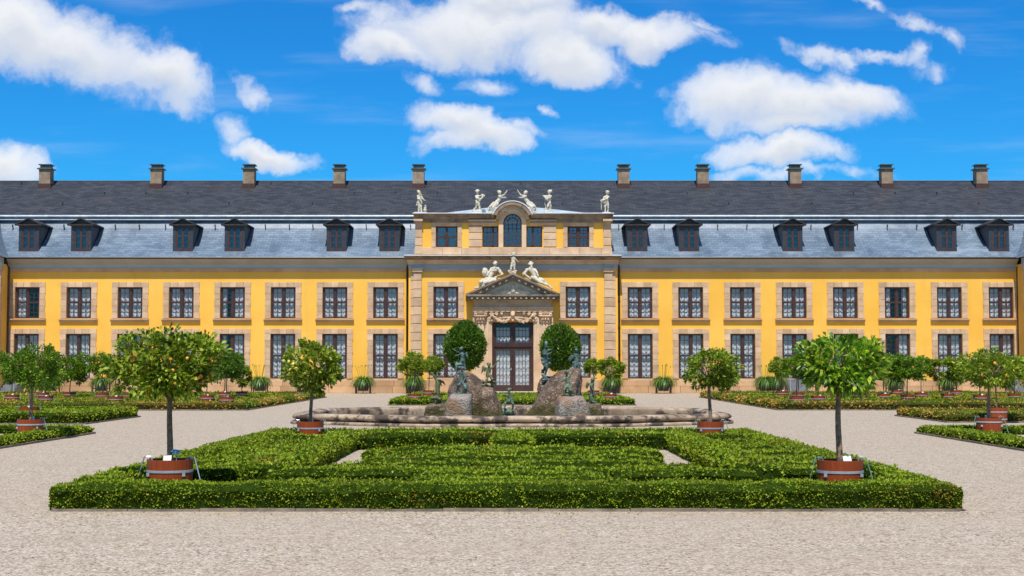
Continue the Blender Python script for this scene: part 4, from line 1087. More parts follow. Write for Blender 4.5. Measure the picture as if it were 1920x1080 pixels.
def hedge(name, path, w_, h_, label, mat='hedge_leaf', core='hedge_core', size=.03, dens=1.0, closed=False, group=None, zb=0.0, seed=1, cat='hedge', round_=.075, wob=.03):
    """path: list of (x, y) centre-line points; the hedge is w_ wide and h_ high"""
    rg = np.random.default_rng(seed)
    pts = [Vector((p_[0], p_[1], 0)) for p_ in path]
    if closed: pts = pts + [pts[0]]
    # resample
    P2 = []; st = .25 if size < .05 else .5
    for i in range(len(pts) - 1):
        L_ = (pts[i+1] - pts[i]).length; k_ = max(1, int(L_ / st))
        for j in range(k_): P2.append(pts[i].lerp(pts[i+1], j / k_))
    P2.append(pts[-1]); n_ = len(P2); C = V3([tuple(q) for q in P2])[:, :2]
    T = np.zeros_like(C)
    if closed:
        C = C[:-1]; n_ -= 1
        T = np.roll(C, -1, 0) - np.roll(C, 1, 0)
    else:
        T[1:-1] = C[2:] - C[:-2]; T[0] = C[1] - C[0]; T[-1] = C[-1] - C[-2]
    tl = np.linalg.norm(T, axis=1, keepdims=True); T = T / tl; N = np.stack([-T[:, 1], T[:, 0]], 1)
    # mitre width correction at corners
    mit = np.ones(n_)
    for i in range(n_):
        a = C[i] - C[i-1] if (i > 0 or closed) else C[1] - C[0]; b = C[(i+1) % n_] - C[i] if (i < n_-1 or closed) else a
        a = a / max(np.linalg.norm(a), 1e-6); b = b / max(np.linalg.norm(b), 1e-6); cs = max(.3, math.sqrt(max(0, (1 + a @ b) / 2))); mit[i] = 1 / cs
    hw_ = w_ / 2 - size * .35; hh = h_ - size * .35; rr = round_
    uc = min(.06, h_ * .18); sec = [(-hw_ + uc, 0.0), (-hw_ + uc * .5, hh * .5), (-hw_, hh - rr), (-hw_ + rr, hh), (-hw_ * .3, hh), (hw_ * .3, hh), (hw_ - rr, hh), (hw_, hh - rr), (hw_ - uc * .5, hh * .5), (hw_ - uc, 0.0)]
    m_ = len(sec); vs = np.zeros((n_, m_, 3))
    for j, (o_, z) in enumerate(sec):
        ef = np.ones(n_); eh = np.ones(n_)
        if not closed: ef[0] = ef[-1] = .78; eh[0] = eh[-1] = .9
        vs[:, j, :2] = C + N * (o_ * mit * ef)[:, None]; vs[:, j, 2] = zb + z * eh
    fl = vs.reshape(-1, 3)
    d_ = vnoise(fl, 2.6, 3) * wob + vnoise(fl, 7.0, 5) * wob * .8
    fl = fl + np.stack([vnoise(fl, 3.1, 8), vnoise(fl, 3.3, 9), np.ones(len(fl)) * 0], 1) * wob * .8
    fl[:, 2] += np.where(fl[:, 2] > zb + .02, d_, 0)
    vs = fl.reshape(n_, m_, 3)
    fc = []; rng_ = range(n_ if closed else n_ - 1)
    for i in rng_:
        i2 = (i + 1) % n_
        for j in range(m_ - 1): fc.append((i * m_ + j, i2 * m_ + j, i2 * m_ + j + 1, i * m_ + j + 1))
    vlist = [tuple(q) for q in fl]; flist = list(fc)
    if not closed: flist += [tuple(range(m_)), tuple((n_ - 1) * m_ + j for j in range(m_))[::-1]]
    base = (float(C[:, 0].mean()), float(C[:, 1].mean()), zb)
    root = empty(name, base, label, cat, group)
    mb = MB(); mb.v = vlist; mb.f = flist
    mb.build('hedge_shade_core', M[core], root, base, smooth=False)  # solid body under the leaves, its dark colour standing for inner shade
    # leaves on the surface
    q = np.array(flist[:len(fc)]); A, B, C_, D_ = fl[q[:, 0]], fl[q[:, 1]], fl[q[:, 2]], fl[q[:, 3]]
    if not closed:    # end caps as quads
        ea, eb = [], []
        for e in (0, n_ - 1):
            for j in range(m_ // 2 - 1 + 1):
                j2 = m_ - 1 - j
                if j2 - j < 2: break
                ea.append((e*m_ + j, e*m_ + j2, e*m_ + j2 - 1, e*m_ + j + 1))
        ea = np.array(ea); A = np.concatenate([A, fl[ea[:, 0]]]); B = np.concatenate([B, fl[ea[:, 1]]]); C_ = np.concatenate([C_, fl[ea[:, 2]]]); D_ = np.concatenate([D_, fl[ea[:, 3]]])
    nr = np.cross(B - A, D_ - A) + np.cross(C_ - B, C_ - D_) * 0 ; ar_ = np.linalg.norm(np.cross(C_ - A, D_ - B), axis=1) / 2
    nr = np.cross(C_ - A, D_ - B); nl = np.maximum(np.linalg.norm(nr, axis=1, keepdims=True), 1e-9); nr = nr / nl
    cen = (A + B + C_ + D_) / 4; ctr = V3(base) * 0
    # orient outward: away from the centre line, or up
    iseg = np.minimum(np.arange(len(A)) // (m_ - 1), n_ - 1)
    ref = np.zeros((len(A), 3)); ref[:, :2] = C[np.minimum(iseg, len(C) - 1)]
    if not closed:
        k_ = len(A) - len(fc); ref[len(fc):len(fc) + k_ // 2, :2] = C[0] + T[0] * .2; ref[len(fc) + k_ // 2:, :2] = C[-1] - T[-1] * .2
    ref[:, 2] = zb + h_ * .4
    sg = np.sign(np.sum((cen - ref) * nr, axis=1)); sg[sg == 0] = 1; nr = nr * sg[:, None]
    cnt = ar_ / (size * size) * 1.55 * dens * np.where(np.abs(nr[:, 2]) < .6, 1.25, 1.1)
    tot = int(cnt.sum()); idx = rg.choice(len(A), tot, p=cnt / cnt.sum())
    u_, v_ = rg.random((tot, 1)), rg.random((tot, 1))
    Pq = A[idx] * (1-u_) * (1-v_) + B[idx] * u_ * (1-v_) + C_[idx] * u_ * v_ + D_[idx] * (1-u_) * v_
    Nq = nr[idx]
    clump = vnoise(Pq, 9.0, 12)[:, None] + .8 * vnoise(Pq, 19.0, 14)[:, None]
    Pq = Pq + Nq * (rg.random((tot, 1)) * size * .45 - size * .35 + clump * min(size * .55, .03))
    Dq = Nq * .5 + rnd_unit(rg, tot) * 1.0; Dq[:, 2] += .12
    sz = size * (.7 + .75 * rg.random(tot))
    me = leaf_mesh('hedge_leaves', Pq - V3(base), Dq, sz, .62, rg, fold=False, upb=np.where(np.abs(Nq[:, 2]) > .6, .6, .0))
    link('hedge_foliage', me, M[mat], root)
    return root
def soil_sheet(name, x0, x1, y0, y1, mat='soil', z=.012):
    k = MB(); k.poly([(x0, y0, z), (x1, y0, z), (x1, y1, z), (x0, y1, z)]); tag(k.build(name, M[mat]), kind='structure')
def kerb(path, label, w_=.05, h_=.036, closed=False):
    k = MB(); rng = random.Random(len(path)); pts = [Vector((*p_, 0)) for p_ in path]
    if closed: pts.append(pts[0])
    for i in range(len(pts) - 1):
        a, b = pts[i], pts[i+1]; L_ = (b - a).length; t = (b - a).normalized(); nrm = Vector((-t.y, t.x, 0)); s = 0
        while s < L_ - .05:
            e = min(L_, s + rng.uniform(.8, 1.15)); hh = h_ + rng.uniform(-.008, .006); q = rng.uniform(-.006, .006)
            p0, p1 = a + t * (s + .004), a + t * (e - .004)
            c = [p0 - nrm * (w_/2 + q), p1 - nrm * (w_/2 + q), p1 + nrm * w_/2, p0 + nrm * w_/2]; b0 = len(k.v)
            k.v += [(v_.x, v_.y, 0) for v_ in c] + [(v_.x, v_.y, hh) for v_ in c]
            k.f += [(b0, b0+1, b0+5, b0+4), (b0+1, b0+2, b0+6, b0+5), (b0+2, b0+3, b0+7, b0+6), (b0+3, b0, b0+4, b0+7), (b0+4, b0+5, b0+6, b0+7)]
            s = e
    base = (pts[0].x, pts[0].y, 0)
    return tag(k.build('kerb', M['kerb_stone'], None, base), label, 'kerb', kind='structure')

# ------------------------------------------------------------------ front parterre
FXL, FXR = 5.47, 5.33
FX, F0Y, F1Y, HH = 5.48, 16.72, 32.35, .32
soil_sheet('parterre_soil', -FX + .1, FX - .1, F0Y + .1, F1Y - .1)
kerb([(-FXL + .06, F0Y + .05), (FXR - .06, F0Y + .05), (FXR - .06, F1Y), (-FXL + .06, F1Y)], 'low stone kerb round the front hedge parterre', closed=True)
bw = .66
gF = 'clipped box hedges of the front parterre'
hedge('border_hedge', [(-FXL, F0Y + bw/2), (FXR, F0Y + bw/2)], bw, HH, 'long dark green clipped hedge forming the near edge of the front parterre', size=.026, dens=1.15, group=gF, seed=1)
for s, nm in ((-1, 'left'), (1, 'right')):
    x = -FXL + .29 if s < 0 else FXR - .29
    hedge('border_hedge', [(x, F0Y + bw - .03), (x, F1Y - .5)], .58, HH, 'clipped hedge running back along the %s edge of the front parterre' % nm, size=.038, dens=1.0, group=gF, seed=2 + s)
hedge('border_hedge', [(-FXL, F1Y - .28), (FXR + .04, F1Y - .28)], .56, HH - .02, 'clipped hedge closing the front parterre just before the fountain basin', size=.05, group=gF, seed=5)
# inner frame: long sides and rear bar
for s, nm in ((-1, 'left'), (1, 'right')):
    hedge('inner_hedge', [(s*3.45, 19.6), (s*3.45, 29.9)], .72, .37, 'broad inner hedge running front to back on the %s of the knot garden' % nm, size=.042, group=gF, seed=8 + s, round_=.1)
    hedge('inner_hedge', [(s*3.12, 28.95), (s*.35, 28.95)], .75, .38, 'dark fronted hedge bar across the back of the knot, %s half' % nm, size=.05, group=gF, seed=11 + s)
    hedge('inner_hedge', [(s*3.3, 19.35), (s*1.35, 19.35)], .42, HH, 'hedge bar parallel to the near border, %s of the middle' % nm, size=.036, group=gF, seed=14 + s)
    # outer strip between border and inner frame: knots around the two tubs
    hedge('inner_hedge', [(s*4.85, 20.6), (s*3.8, 20.6)], .8, .27, 'short hedge behind the near %s tub' % nm, size=.04, group=gF, seed=17 + s)
    k_ = 0
    for (yc, a, b, wd) in ((21.6, 4.9, 3.9, .58), (22.35, 4.85, 3.85, .6), (23.1, 4.9, 3.9, .62), (23.9, 4.9, 3.85, .64), (24.7, 4.9, 3.9, .66), (25.5, 4.9, 3.9, .68), (26.35, 4.9, 3.9, .7), (27.3, 4.9, 3.9, .75)):
        hedge('inner_hedge', [(s*a, yc), (s*(a+b)/2, yc + .22), (s*b, yc)], wd, .25 + .02 * (k_ % 2), '%s row of low hedge in the %s side strip of the front parterre' % (['nearest', 'second', 'third', 'fourth', 'fifth', 'sixth', 'seventh', 'farthest'][k_], nm), size=.042, group=gF, seed=200 + k_*2 + s, wob=.035); k_ += 1
    hedge('inner_hedge', [(s*5.2, 29.3), (s*3.8, 29.3)], .6, .33, 'short dark fronted hedge before the far %s tub' % nm, size=.05, group=gF, seed=33 + s)
    hedge('inner_hedge', [(s*3.75, 17.75), (s*2.9, 18.1), (s*1.9, 18.35)], .5, .24, 'curling low hedge beside the near %s tub' % nm, size=.036, group=gF, seed=36 + s)
hedge('inner_hedge', [(-1.1, 17.85), (1.1, 17.85)], .5, .28, 'low hedge strip in the front middle of the knot, just behind the border', size=.034, group=gF, seed=40)
hedge('inner_hedge', [(-1.3, 18.5), (-.4, 18.42), (.5, 18.55), (1.3, 18.45)], .5, .27, 'second wavy low hedge strip in the front middle of the knot', size=.034, group=gF, seed=46)
hedge('inner_hedge', [(-1.2, 19.3), (1.2, 19.3)], .7, .29, 'low hedge clump between the two near hedge bars', size=.038, group=gF, seed=41)
hedge('inner_hedge', [(0, 27.2), (0, 29.9)], .85, .33, 'central hedge spine running back between the dark hedge bars', size=.05, group=gF, seed=42)
hedge('inner_hedge', [(0, 30.2), (0, 31.9)], .8, .26, 'short hedge linking the back bar to the far border', size=.05, group=gF, seed=43)
rows = [(20.15, 2.9, .38, .27), (20.75, 2.9, .36, .23), (21.4, 2.7, .4, .27), (22.1, 2.38, .38, .23), (22.8, 2.36, .42, .27), (23.5, 2.3, .4, .22), (24.2, 2.3, .44, .26), (24.9, 2.2, .42, .22), (25.6, 2.0, .44, .25), (26.3, 1.7, .44, .21), (27.0, 1.3, .42, .2)]
nmr = ['first', 'second', 'third', 'fourth', 'fifth', 'sixth', 'seventh', 'eighth', 'ninth', 'tenth', 'eleventh']
for k_, (yc, xh, wd, hh) in enumerate(rows):
    pth = []
    for i in range(25):
        x = -xh + 2 * xh * i / 24; pth.append((x, yc + .15 * math.sin(x * 2.6 + k_ * 2.3) + .08 * math.sin(x * 5.1 + k_ * 2.9)))
    hedge('knot_hedge', pth, wd, hh, 'wavy %s row of low hedge counted from the front inside the knot' % nmr[k_], size=.038 + .001 * k_, group=gF, seed=70 + k_, wob=.035)
for s, nm in ((-1, 'left'), (1, 'right')):
    hedge('knot_hedge', [(s*2.5, 25.2), (s*2.2, 26.1)], .5, .22, 'rounded end of low hedge beside the pale gravel patch on the %s' % nm, size=.045, group=gF, seed=60 + s)
    x0, x1 = sorted((s*2.5, s*3.15)); soil_sheet('parterre_gravel', x0, x1, 20.2, 28.6, 'gravel', .03)
    x0, x1 = sorted((s*1.2, s*2.5)); soil_sheet('parterre_gravel', x0, x1, 25.9, 28.6, 'gravel', .03)

# ------------------------------------------------------------------ the other beds
def bed(tagname, x0, x1, y0, y1, h_, mat, core, size, inner, seed, kerb_label, lab, near=True, bw_=.6):
    soil_sheet('bed_soil', x0 + .1, x1 - .1, y0 + .1, y1 - .1)
    kerb([(x0, y0 - .05), (x1, y0 - .05), (x1, y1), (x0, y1)], kerb_label, closed=True, w_=.08, h_=.045)
    gp = 'clipped hedges of the ' + tagname; b2 = bw_ / 2
    hedge('border_hedge', [(x0 + b2, y0 + b2), (x1 - b2, y0 + b2), (x1 - b2, y1 - b2), (x0 + b2, y1 - b2)], bw_, h_, lab, mat, core, size, closed=True, group=gp, seed=seed, wob=.03)
    for k_, (pth, wd, hh, lb) in enumerate(inner):
        hedge('inner_hedge', pth, wd, hh, lb, mat if k_ % 2 else ('hedge_leaf' if mat != 'hedge_leaf' else mat), core, size * 1.05, group=gp, seed=seed + 1 + k_, wob=.03)
def rowsof(x0, x1, ys, wd, hh, name):
    o = ['nearest', 'second', 'third', 'fourth', 'fifth', 'sixth', 'farthest']
    r = []
    for i, y in enumerate(ys):
        q = [(x0 + (x1 - x0) * j / 16, y + .35 * math.sin(j * .9 + i * 2)) for j in range(17)]
        r.append((q, wd, hh, '%s low hedge row inside the %s' % (o[i] if i < len(ys) - 1 else o[-1], name)))
    return r
HB, CB = 'hedge_leaf_brown', 'hedge_core_brown'
bed('back left bed', -34, -10.35, 55.2, 79, .32, HB, CB, .085, rowsof(-33, -11.6, (58.5, 61.5, 64.5, 67.5, 70.5, 73.5, 76.5), 1.1, .26, 'back left bed'), 100, 'stone kerb of the back left bed', 'browning clipped hedge framing the big bed at the back left')
bed('back right bed', 10.45, 34, 55.5, 79, .34, HB, CB, .085, rowsof(11.7, 33, (58.5, 61.5, 64.5, 67.5, 70.5, 73.5, 76.5), 1.1, .26, 'back right bed'), 110, 'stone kerb of the back right bed', 'browning clipped hedge framing the big bed at the back right')
bed('middle left bed', -24, -12.65, 42.0, 48.2, .36, 'hedge_leaf', 'hedge_core', .06, rowsof(-23, -13.6, (44.4, 46.2), 1.1, .31, 'middle left bed'), 120, 'stone kerb of the middle left bed', 'tall dark green clipped hedge framing the bed at the left middle', bw_=1.0)
bed('middle right bed', 13.3, 24, 43.3, 49.2, .27, HB, CB, .065, rowsof(14.4, 23, (45.4, 47.2), 1.0, .24, 'middle right bed'), 125, 'stone kerb of the middle right bed', 'yellowing clipped hedge framing the bed at the right middle')
bed('rear centre bed', -5.45, 5.45, 62.4, 80, .27, 'hedge_leaf', 'hedge_core', .08, rowsof(-4.6, 4.6, (65.5, 68.5, 71.5, 74.5, 77.5), 1.2, .24, 'rear centre bed'), 130, 'stone kerb of the rear centre bed', 'low green hedge framing the bed between fountain and portal')
# nearer left and right beds, cut by the picture edge
bed('near left bed', -19, -10.65, 25.0, 36.2, .22, 'hedge_leaf', 'hedge_core', .05, [], 140, 'stone kerb of the near left bed', 'low bright hedge framing the bed at the left edge of the picture', bw_=.55)
bed('near right bed', 10.35, 19, 25.0, 36.4, .20, 'hedge_leaf', 'hedge_core', .05, [], 145, 'stone kerb of the near right bed', 'low bright hedge framing the bed at the right edge of the picture', bw_=.8)
soil_sheet('bed_gravel', -18.3, -11.3, 25.7, 35.5, 'gravel', .03); soil_sheet('bed_gravel', 11.3, 18.1, 25.9, 35.5, 'gravel', .03)
hedge('inner_hedge', [(11.5, 35.2), (18, 35.2)], .5, .17, 'thin low hedge strip behind the tub in the near right bed', size=.055, group='clipped hedges of the near right bed', seed=150)

# ------------------------------------------------------------------ tubs and trees
def make_tub(root, w_, h_, hoops, near=True, braces=(1, 1), tagc=True, rot=0.0, steelm='steel', card=(0.05, -.12)):
    r0, r1 = w_ * .475, w_ / 2; t_ = .028
    k = MB(); k.lathe([(r0, .03), (r1 * .985, h_ * .55), (r1, h_), (r1 - t_, h_), (r1 - t_, h_ - .07), (0.001, h_ - .07)], 32 if near else 16, caps=False)
    tub = k.build('tub', M['tub_wood'], None, (0, 0, 0), smooth=False); tub.parent = root
    k = MB(); k.lathe([(r1 - t_, h_ - .069), (r1 * .5, h_ - .05), (.001, h_ - .04)], 20, caps=False); o = k.build('potting_soil', M['soil'], None, (0, 0, 0)); o.parent = tub
    for z in hoops:
        rr = r0 + (r1 - r0) * (z / h_) + .004; k = MB(); k.lathe([(rr, z - .017), (rr + .006, z - .015), (rr + .006, z + .015), (rr, z + .017)], 32 if near else 16, caps=False)
        o = k.build('hoop', M['steel'], None, (0, 0, 0)); o.parent = tub
    if near:
        for a in (R(-42 + rot), R(180 + 40 + rot)) if rot == 0 else (R(-38), R(212)):
            cx_, cy_ = (r1 + .012) * math.cos(a), (r1 + .012) * math.sin(a); k = MB()
            k.box(cx_ - .02, cx_ + .02, cy_ - .012, cy_ + .012, h_ * .56, h_ * .65)
            0 and k.tube([(cx_ - .022, cy_ - .02, h_ * .58), (cx_ - .026, cy_ - .035, h_ * .44), (cx_ + .026, cy_ - .035, h_ * .44), (cx_ + .022, cy_ - .02, h_ * .58)], .007, 6)
            o = k.build('handle', M['steel'], None, (0, 0, 0)); o.parent = tub
    for i, s in enumerate((-1, 1)):
        if not braces[i]: continue
        k = MB(); k.tube([(s * (r1 - .015), -.03, h_ - .02), (s * (r1 - .01), -.035, h_ + .03), (s * (r1 + .03), -.04, h_ + .035), (s * (r1 + .17), -.08, .02)], .0085 if near else .011, 6)
        if near: k.tube([(s * (r1 - .07), -.03, h_ - .01), (s * (r1 - .05), -.03, h_ + .035), (s * (r1 + .0), -.035, h_ + .035)], .009, 6); k.ball((s * (r1 + .17), -.08, .02), .016, 6, 5)
        o = k.build('brace', M[steelm], None, (0, 0, 0)); o.parent = root
    if tagc:
        k = MB(); cx_, cy_ = card; cw, ch = (.055, .06) if near else (.045, .045)
        b = len(k.v); k.v += [(cx_ - cw, cy_ - .02, h_ - .03), (cx_ + cw, cy_ - .02, h_ - .025), (cx_ + cw * .95, cy_ + .03, h_ + ch), (cx_ - cw, cy_ + .03, h_ + ch - .006)]
        k.v += [(x, y + .006, z) for x, y, z in k.v[b:b+4]]; k.f += [(0, 1, 2, 3), (7, 6, 5, 4), (0, 4, 5, 1), (1, 5, 6, 2), (2, 6, 7, 3), (3, 7, 4, 0)]
        k.tube([(cx_, cy_ + .01, h_ - .08), (cx_, cy_ + .008, h_ - .02)], .006, 5)
        o = k.build('name_card', M['card_white'], None, (0, 0, 0)); o.parent = root
    return tub
def trunk_limbs(root, h0, z1, crown_c, crown_r, r_, seed, bend=.03, limbs=7, near=True):
    rg = random.Random(seed); k = MB(); n_ = 9; pts = []; ra = []
    for i in range(n_):
        t = i / (n_ - 1); pts.append((bend * math.sin(t * 3.1 + seed) * t, bend * .6 * math.sin(t * 4 + seed * 2), h0 - .05 + (z1 - h0 + .05) * t)); ra.append(r_ * (1.25 - .35 * t) if i else r_ * 1.5)
    k.tube(pts, ra, 10 if near else 6)
    top = Vector(pts[-1])
    for i in range(limbs):
        a = 2 * math.pi * i / limbs + rg.uniform(-.3, .3); e = rg.uniform(.35, .85)
        tgt = Vector((crown_c[0] + crown_r[0] * e * math.cos(a), crown_c[1] + crown_r[1] * e * math.sin(a), crown_c[2] + crown_r[2] * rg.uniform(-.35, .6)))
        st = top - Vector((0, 0, rg.uniform(0, .08))); md = st.lerp(tgt, .5) + Vector((0, 0, .05))
        k.tube([st, md, tgt], [r_ * .55, r_ * .35, r_ * .12], 6)
        for _ in range(2 if near else 0):
            t2 = tgt + Vector((rg.uniform(-.2, .2), rg.uniform(-.2, .2), rg.uniform(-.05, .2))) * crown_r[0]; k.tube([md, t2], [r_ * .25, r_ * .08], 5)
    o = k.build('trunk', M['bark'], None, (0, 0, 0), smooth=True); o.parent = root
def crown_mesh(c, r, n_, size, aspect, seed, clumps=60, drop=0.0, droop=.25, up=.35, spread=.24, fold=True, flat=False, shell=.55, irr=.22, boxy=False):
    rg = np.random.default_rng(seed); c = V3(c); r = V3(r)
    cc_ = rnd_unit(rg, clumps)
    if boxy: cc_ = cc_ / (np.abs(cc_) ** 3).sum(1, keepdims=True) ** (1 / 3)
    rad = shell + (1 - shell) * rg.random((clumps, 1)) ** .6
    # irregular outline
    lob = 1 + irr * vnoise(cc_ * 1.7 + seed, 1.3, seed)[:, None]
    cc_ = cc_ * rad * lob
    if flat: cc_[:, 2] = np.where(cc_[:, 2] < 0, cc_[:, 2] * .75, cc_[:, 2])
    idx = rg.integers(0, clumps, n_)
    off = rnd_unit(rg, n_) * spread * (rg.random((n_, 1)) ** .55) * (0.7 + .6 * rg.random((clumps, 1))[idx])
    q = cc_[idx] + off
    Pn = c + q * r
    out = q / np.maximum(np.linalg.norm(q, axis=1, keepdims=True), .05)
    lo_ = off / np.maximum(np.linalg.norm(off, axis=1, keepdims=True), .01)
    Dn = out * .55 + lo_ * .5 + rnd_unit(rg, n_) * .65; Dn[:, 2] += up - drop
    sz = size * (.65 + .7 * rg.random(n_))
    return leaf_mesh('crown', Pn, Dn, sz, aspect, rg, fold=fold, droop=droop)
def fruits(root, c, r, n_, rad, mat, seed, low=True, parent=None):
    rg = random.Random(seed)
    me = None
    for i in range(n_):
        a = rg.uniform(math.pi, 2 * math.pi) if i % 3 else rg.uniform(0, 2 * math.pi); z = rg.uniform(-.85, .35) if low else rg.uniform(-.7, .7)
        e = math.sqrt(max(.05, 1 - z * z)) * rg.uniform(.85, 1.0)
        p_ = (c[0] + r[0] * e * math.cos(a), c[1] + r[1] * e * math.sin(a), c[2] + r[2] * z)
        if me is None: k = MB(); k.ball((0, 0, 0), rad, 10, 8); o = k.build('fruit', M[mat], None, (0, 0, 0), smooth=True); me = o.data; o.parent = parent or root; o.location = p_
        else: o = link('fruit', me, None, parent or root, p_)

KIND = {}
def far_proto(key, w_, h_, leaf, size, n_, mat, aspect=.42, fruit=None, drop=0, shell=.5, irr=.25, spread=.28):
    """unit-ish crown data shared by the distant trees"""
    me = crown_mesh((0, 0, 0), (.5, .5, .5), n_, size, aspect, sum(map(ord, key)), clumps=46, fold=False, drop=drop, shell=shell, irr=irr, spread=spread)
    me.materials.append(M[mat]); KIND[key] = (me, fruit)
far_proto('a', 1, 1, 0, .11, 3600, 'leaf_green', fruit='fruit_orange', irr=.3)
far_proto('b', 1, 1, 0, .10, 3800, 'leaf_citrus', irr=.2)
far_proto('c', 1, 1, 0, .12, 1900, 'leaf_green', irr=.4, drop=.4, fruit='fruit_orange')
far_proto('d', 1, 1, 0, .105, 3600, 'leaf_citrus', irr=.35, spread=.22)
far_proto('e', 1, 1, 0, .15, 1300, 'leaf_bright', aspect=.3, drop=.7, irr=.3)
far_proto('f', 1, 1, 0, .085, 3400, 'leaf_dark', irr=.15)
ftub = None
def tree(px, rim, cx_, ctop, cbot, cw, label, kind='a', near=False, tw=.6, h_=.48, hoops=(.10, .36), braces=(1, 1), zrim=None, group='potted citrus trees in red tubs', bark_r=.022, depth_override=None, steelm='steel'):
    global ftub
    X0, Y0 = G(px, rim, h_)
    root = empty('potted_tree', (X0, Y0, 0), label, 'potted tree', group)
    xa, za = P(cx_ - cw / 2, (ctop + cbot) / 2, Y0); xb, _ = P(cx_ + cw / 2, (ctop + cbot) / 2, Y0)
    _, zt_ = P(cx_, ctop, Y0); _, zb2 = P(cx_, cbot, Y0)
    c = ((xa + xb) / 2 - X0, 0, (zt_ + zb2) / 2); r = ((xb - xa) / 2, (xb - xa) / 2, (zt_ - zb2) / 2)
    if near: return root, c, r, Y0
    if ftub is None:
        make_tub(root, tw, h_, (.13, .35), near=False, steelm='steel_green'); ftub = list(root.children)
    else:
        for ch in ftub:
            if ch.name.startswith('name_card') and int(px) % 3 == 0: continue
            if ch.name.startswith('brace') and int(px) % 4 == 1: continue
            copy_tree(ch, root)
    seed = int(px)
    trunk_limbs(root, h_ - .05, c[2] - r[2] * .55, c, r, bark_r, seed, bend=.03, limbs=5, near=False)
    me, fr_ = KIND[kind]
    o = link('crown', me, None, root, c); o.scale = (r[0] * 2.15, r[1] * 2.15, r[2] * 2.02); o.rotation_euler = (0, 0, (px * 37 % 360) / 57.3)
    if fr_ and px % 2 < 1.5: fruits(root, c, r, 7, .035, fr_, seed)
    return root
# -- the four big trees on the front parterre
def bigtree(px, rim, cx_, ct, cb, cw, label, seed, mat, n_, size, aspect, fruit=None, nf=0, fr_rad=.03, card=(.0, -.14), tr=.035, hoops=(.33,), clumps=90, drop=0., droop=.2, irr=.25, flat=False, shell=.5, braces=(1, 1), steelm='steel', bend=.03, spread=.24):
    root, c, r, Y0 = tree(px, rim, cx_, ct, cb, cw, label, near=True)
    make_tub(root, .60, .48, hoops, True, braces, True, 0, steelm, card)
    trunk_limbs(root, .45, c[2] - r[2] * .75, c, r, tr, seed, bend=bend, limbs=9)
    me = crown_mesh(c, V3(r) * (np.array([.86, .86, .84]) if n_ > 6000 else np.array([.93, .93, .90])), n_, size, aspect, seed, boxy=True, clumps=clumps, drop=drop, droop=droop, irr=irr, flat=flat, shell=shell, spread=spread)
    cr = link('crown', me, M[mat], root)
    if fruit: fruits(root, c, V3(r) * .88, nf, fr_rad, fruit, seed, parent=cr)
    return root, c, r
b1, c, r = bigtree(319, 861, 317, 618, 759, 198, 'large broad orange tree with ripe fruit in a red tub, nearest on the left', 3, 'leaf_citrus', 6400, .085, .5, 'fruit_orange', 34, .024, card=(-.0, -.16), irr=.3, flat=True, braces=(1, 1), clumps=110)
k = MB(); k.tube([(.10, -.05, .40), (.09, -.06, .58)], .006, 5); 
k.poly([(.03, -.09, .585), (.14, -.09, .57), (.15, -.02, .60), (.04, -.02, .615)]); k.poly([(.05, -.095, .56), (.10, -.095, .55), (.11, -.03, .57), (.06, -.03, .575)])
o = k.build('plant_marker', M['card_blue'], None, (0, 0, 0)); o.parent = b1
b2, c, r = bigtree(582, 790, 582, 645, 730, 100, 'lemon tree with yellow fruit in a red tub beside the left end of the fountain', 12, 'leaf_lemon', 4200, .10, .6, 'fruit_lemon', 12, .045, card=(.0, .1), irr=.28, hoops=(.33,), braces=(1, 1), clumps=80)
b3, c, r = bigtree(1332, 790, 1332, 655, 727, 98, 'round leafy citrus tree without fruit in a red tub beside the fountain', 15, 'leaf_citrus', 3900, .085, .5, None, 0, card=(.0, .12), irr=.18, hoops=(.33,), steelm='steel_green', clumps=80)
b4, c, r = bigtree(1575, 862, 1577, 635, 742, 150, 'tree with long drooping glossy leaves in a red tub, nearest on the right', 22, 'leaf_bright', 2700, .12, .42, None, 0, card=(.07, -.12), irr=.2, droop=.28, drop=.0, flat=True, hoops=(.33,), steelm='steel_green', clumps=85, shell=.42)
b5, c, r = bigtree(57, 786, 60, 648, 727, 108, 'dense dark green citrus tree in a two hooped red tub at the left picture edge', 31, 'leaf_green', 5600, .09, .42, None, 0, card=(.0, .12), irr=.12, shell=.4, hoops=(.07, .36), clumps=80, braces=(0, 1))
b6, c, r = bigtree(1854, 783, 1858, 655, 726, 112, 'orange tree in a two hooped red tub at the right picture edge', 37, 'leaf_citrus', 5200, .085, .45, 'fruit_orange', 10, .04, card=(.0, .12), irr=.25, hoops=(.13, .38), clumps=90, steelm='steel_green')
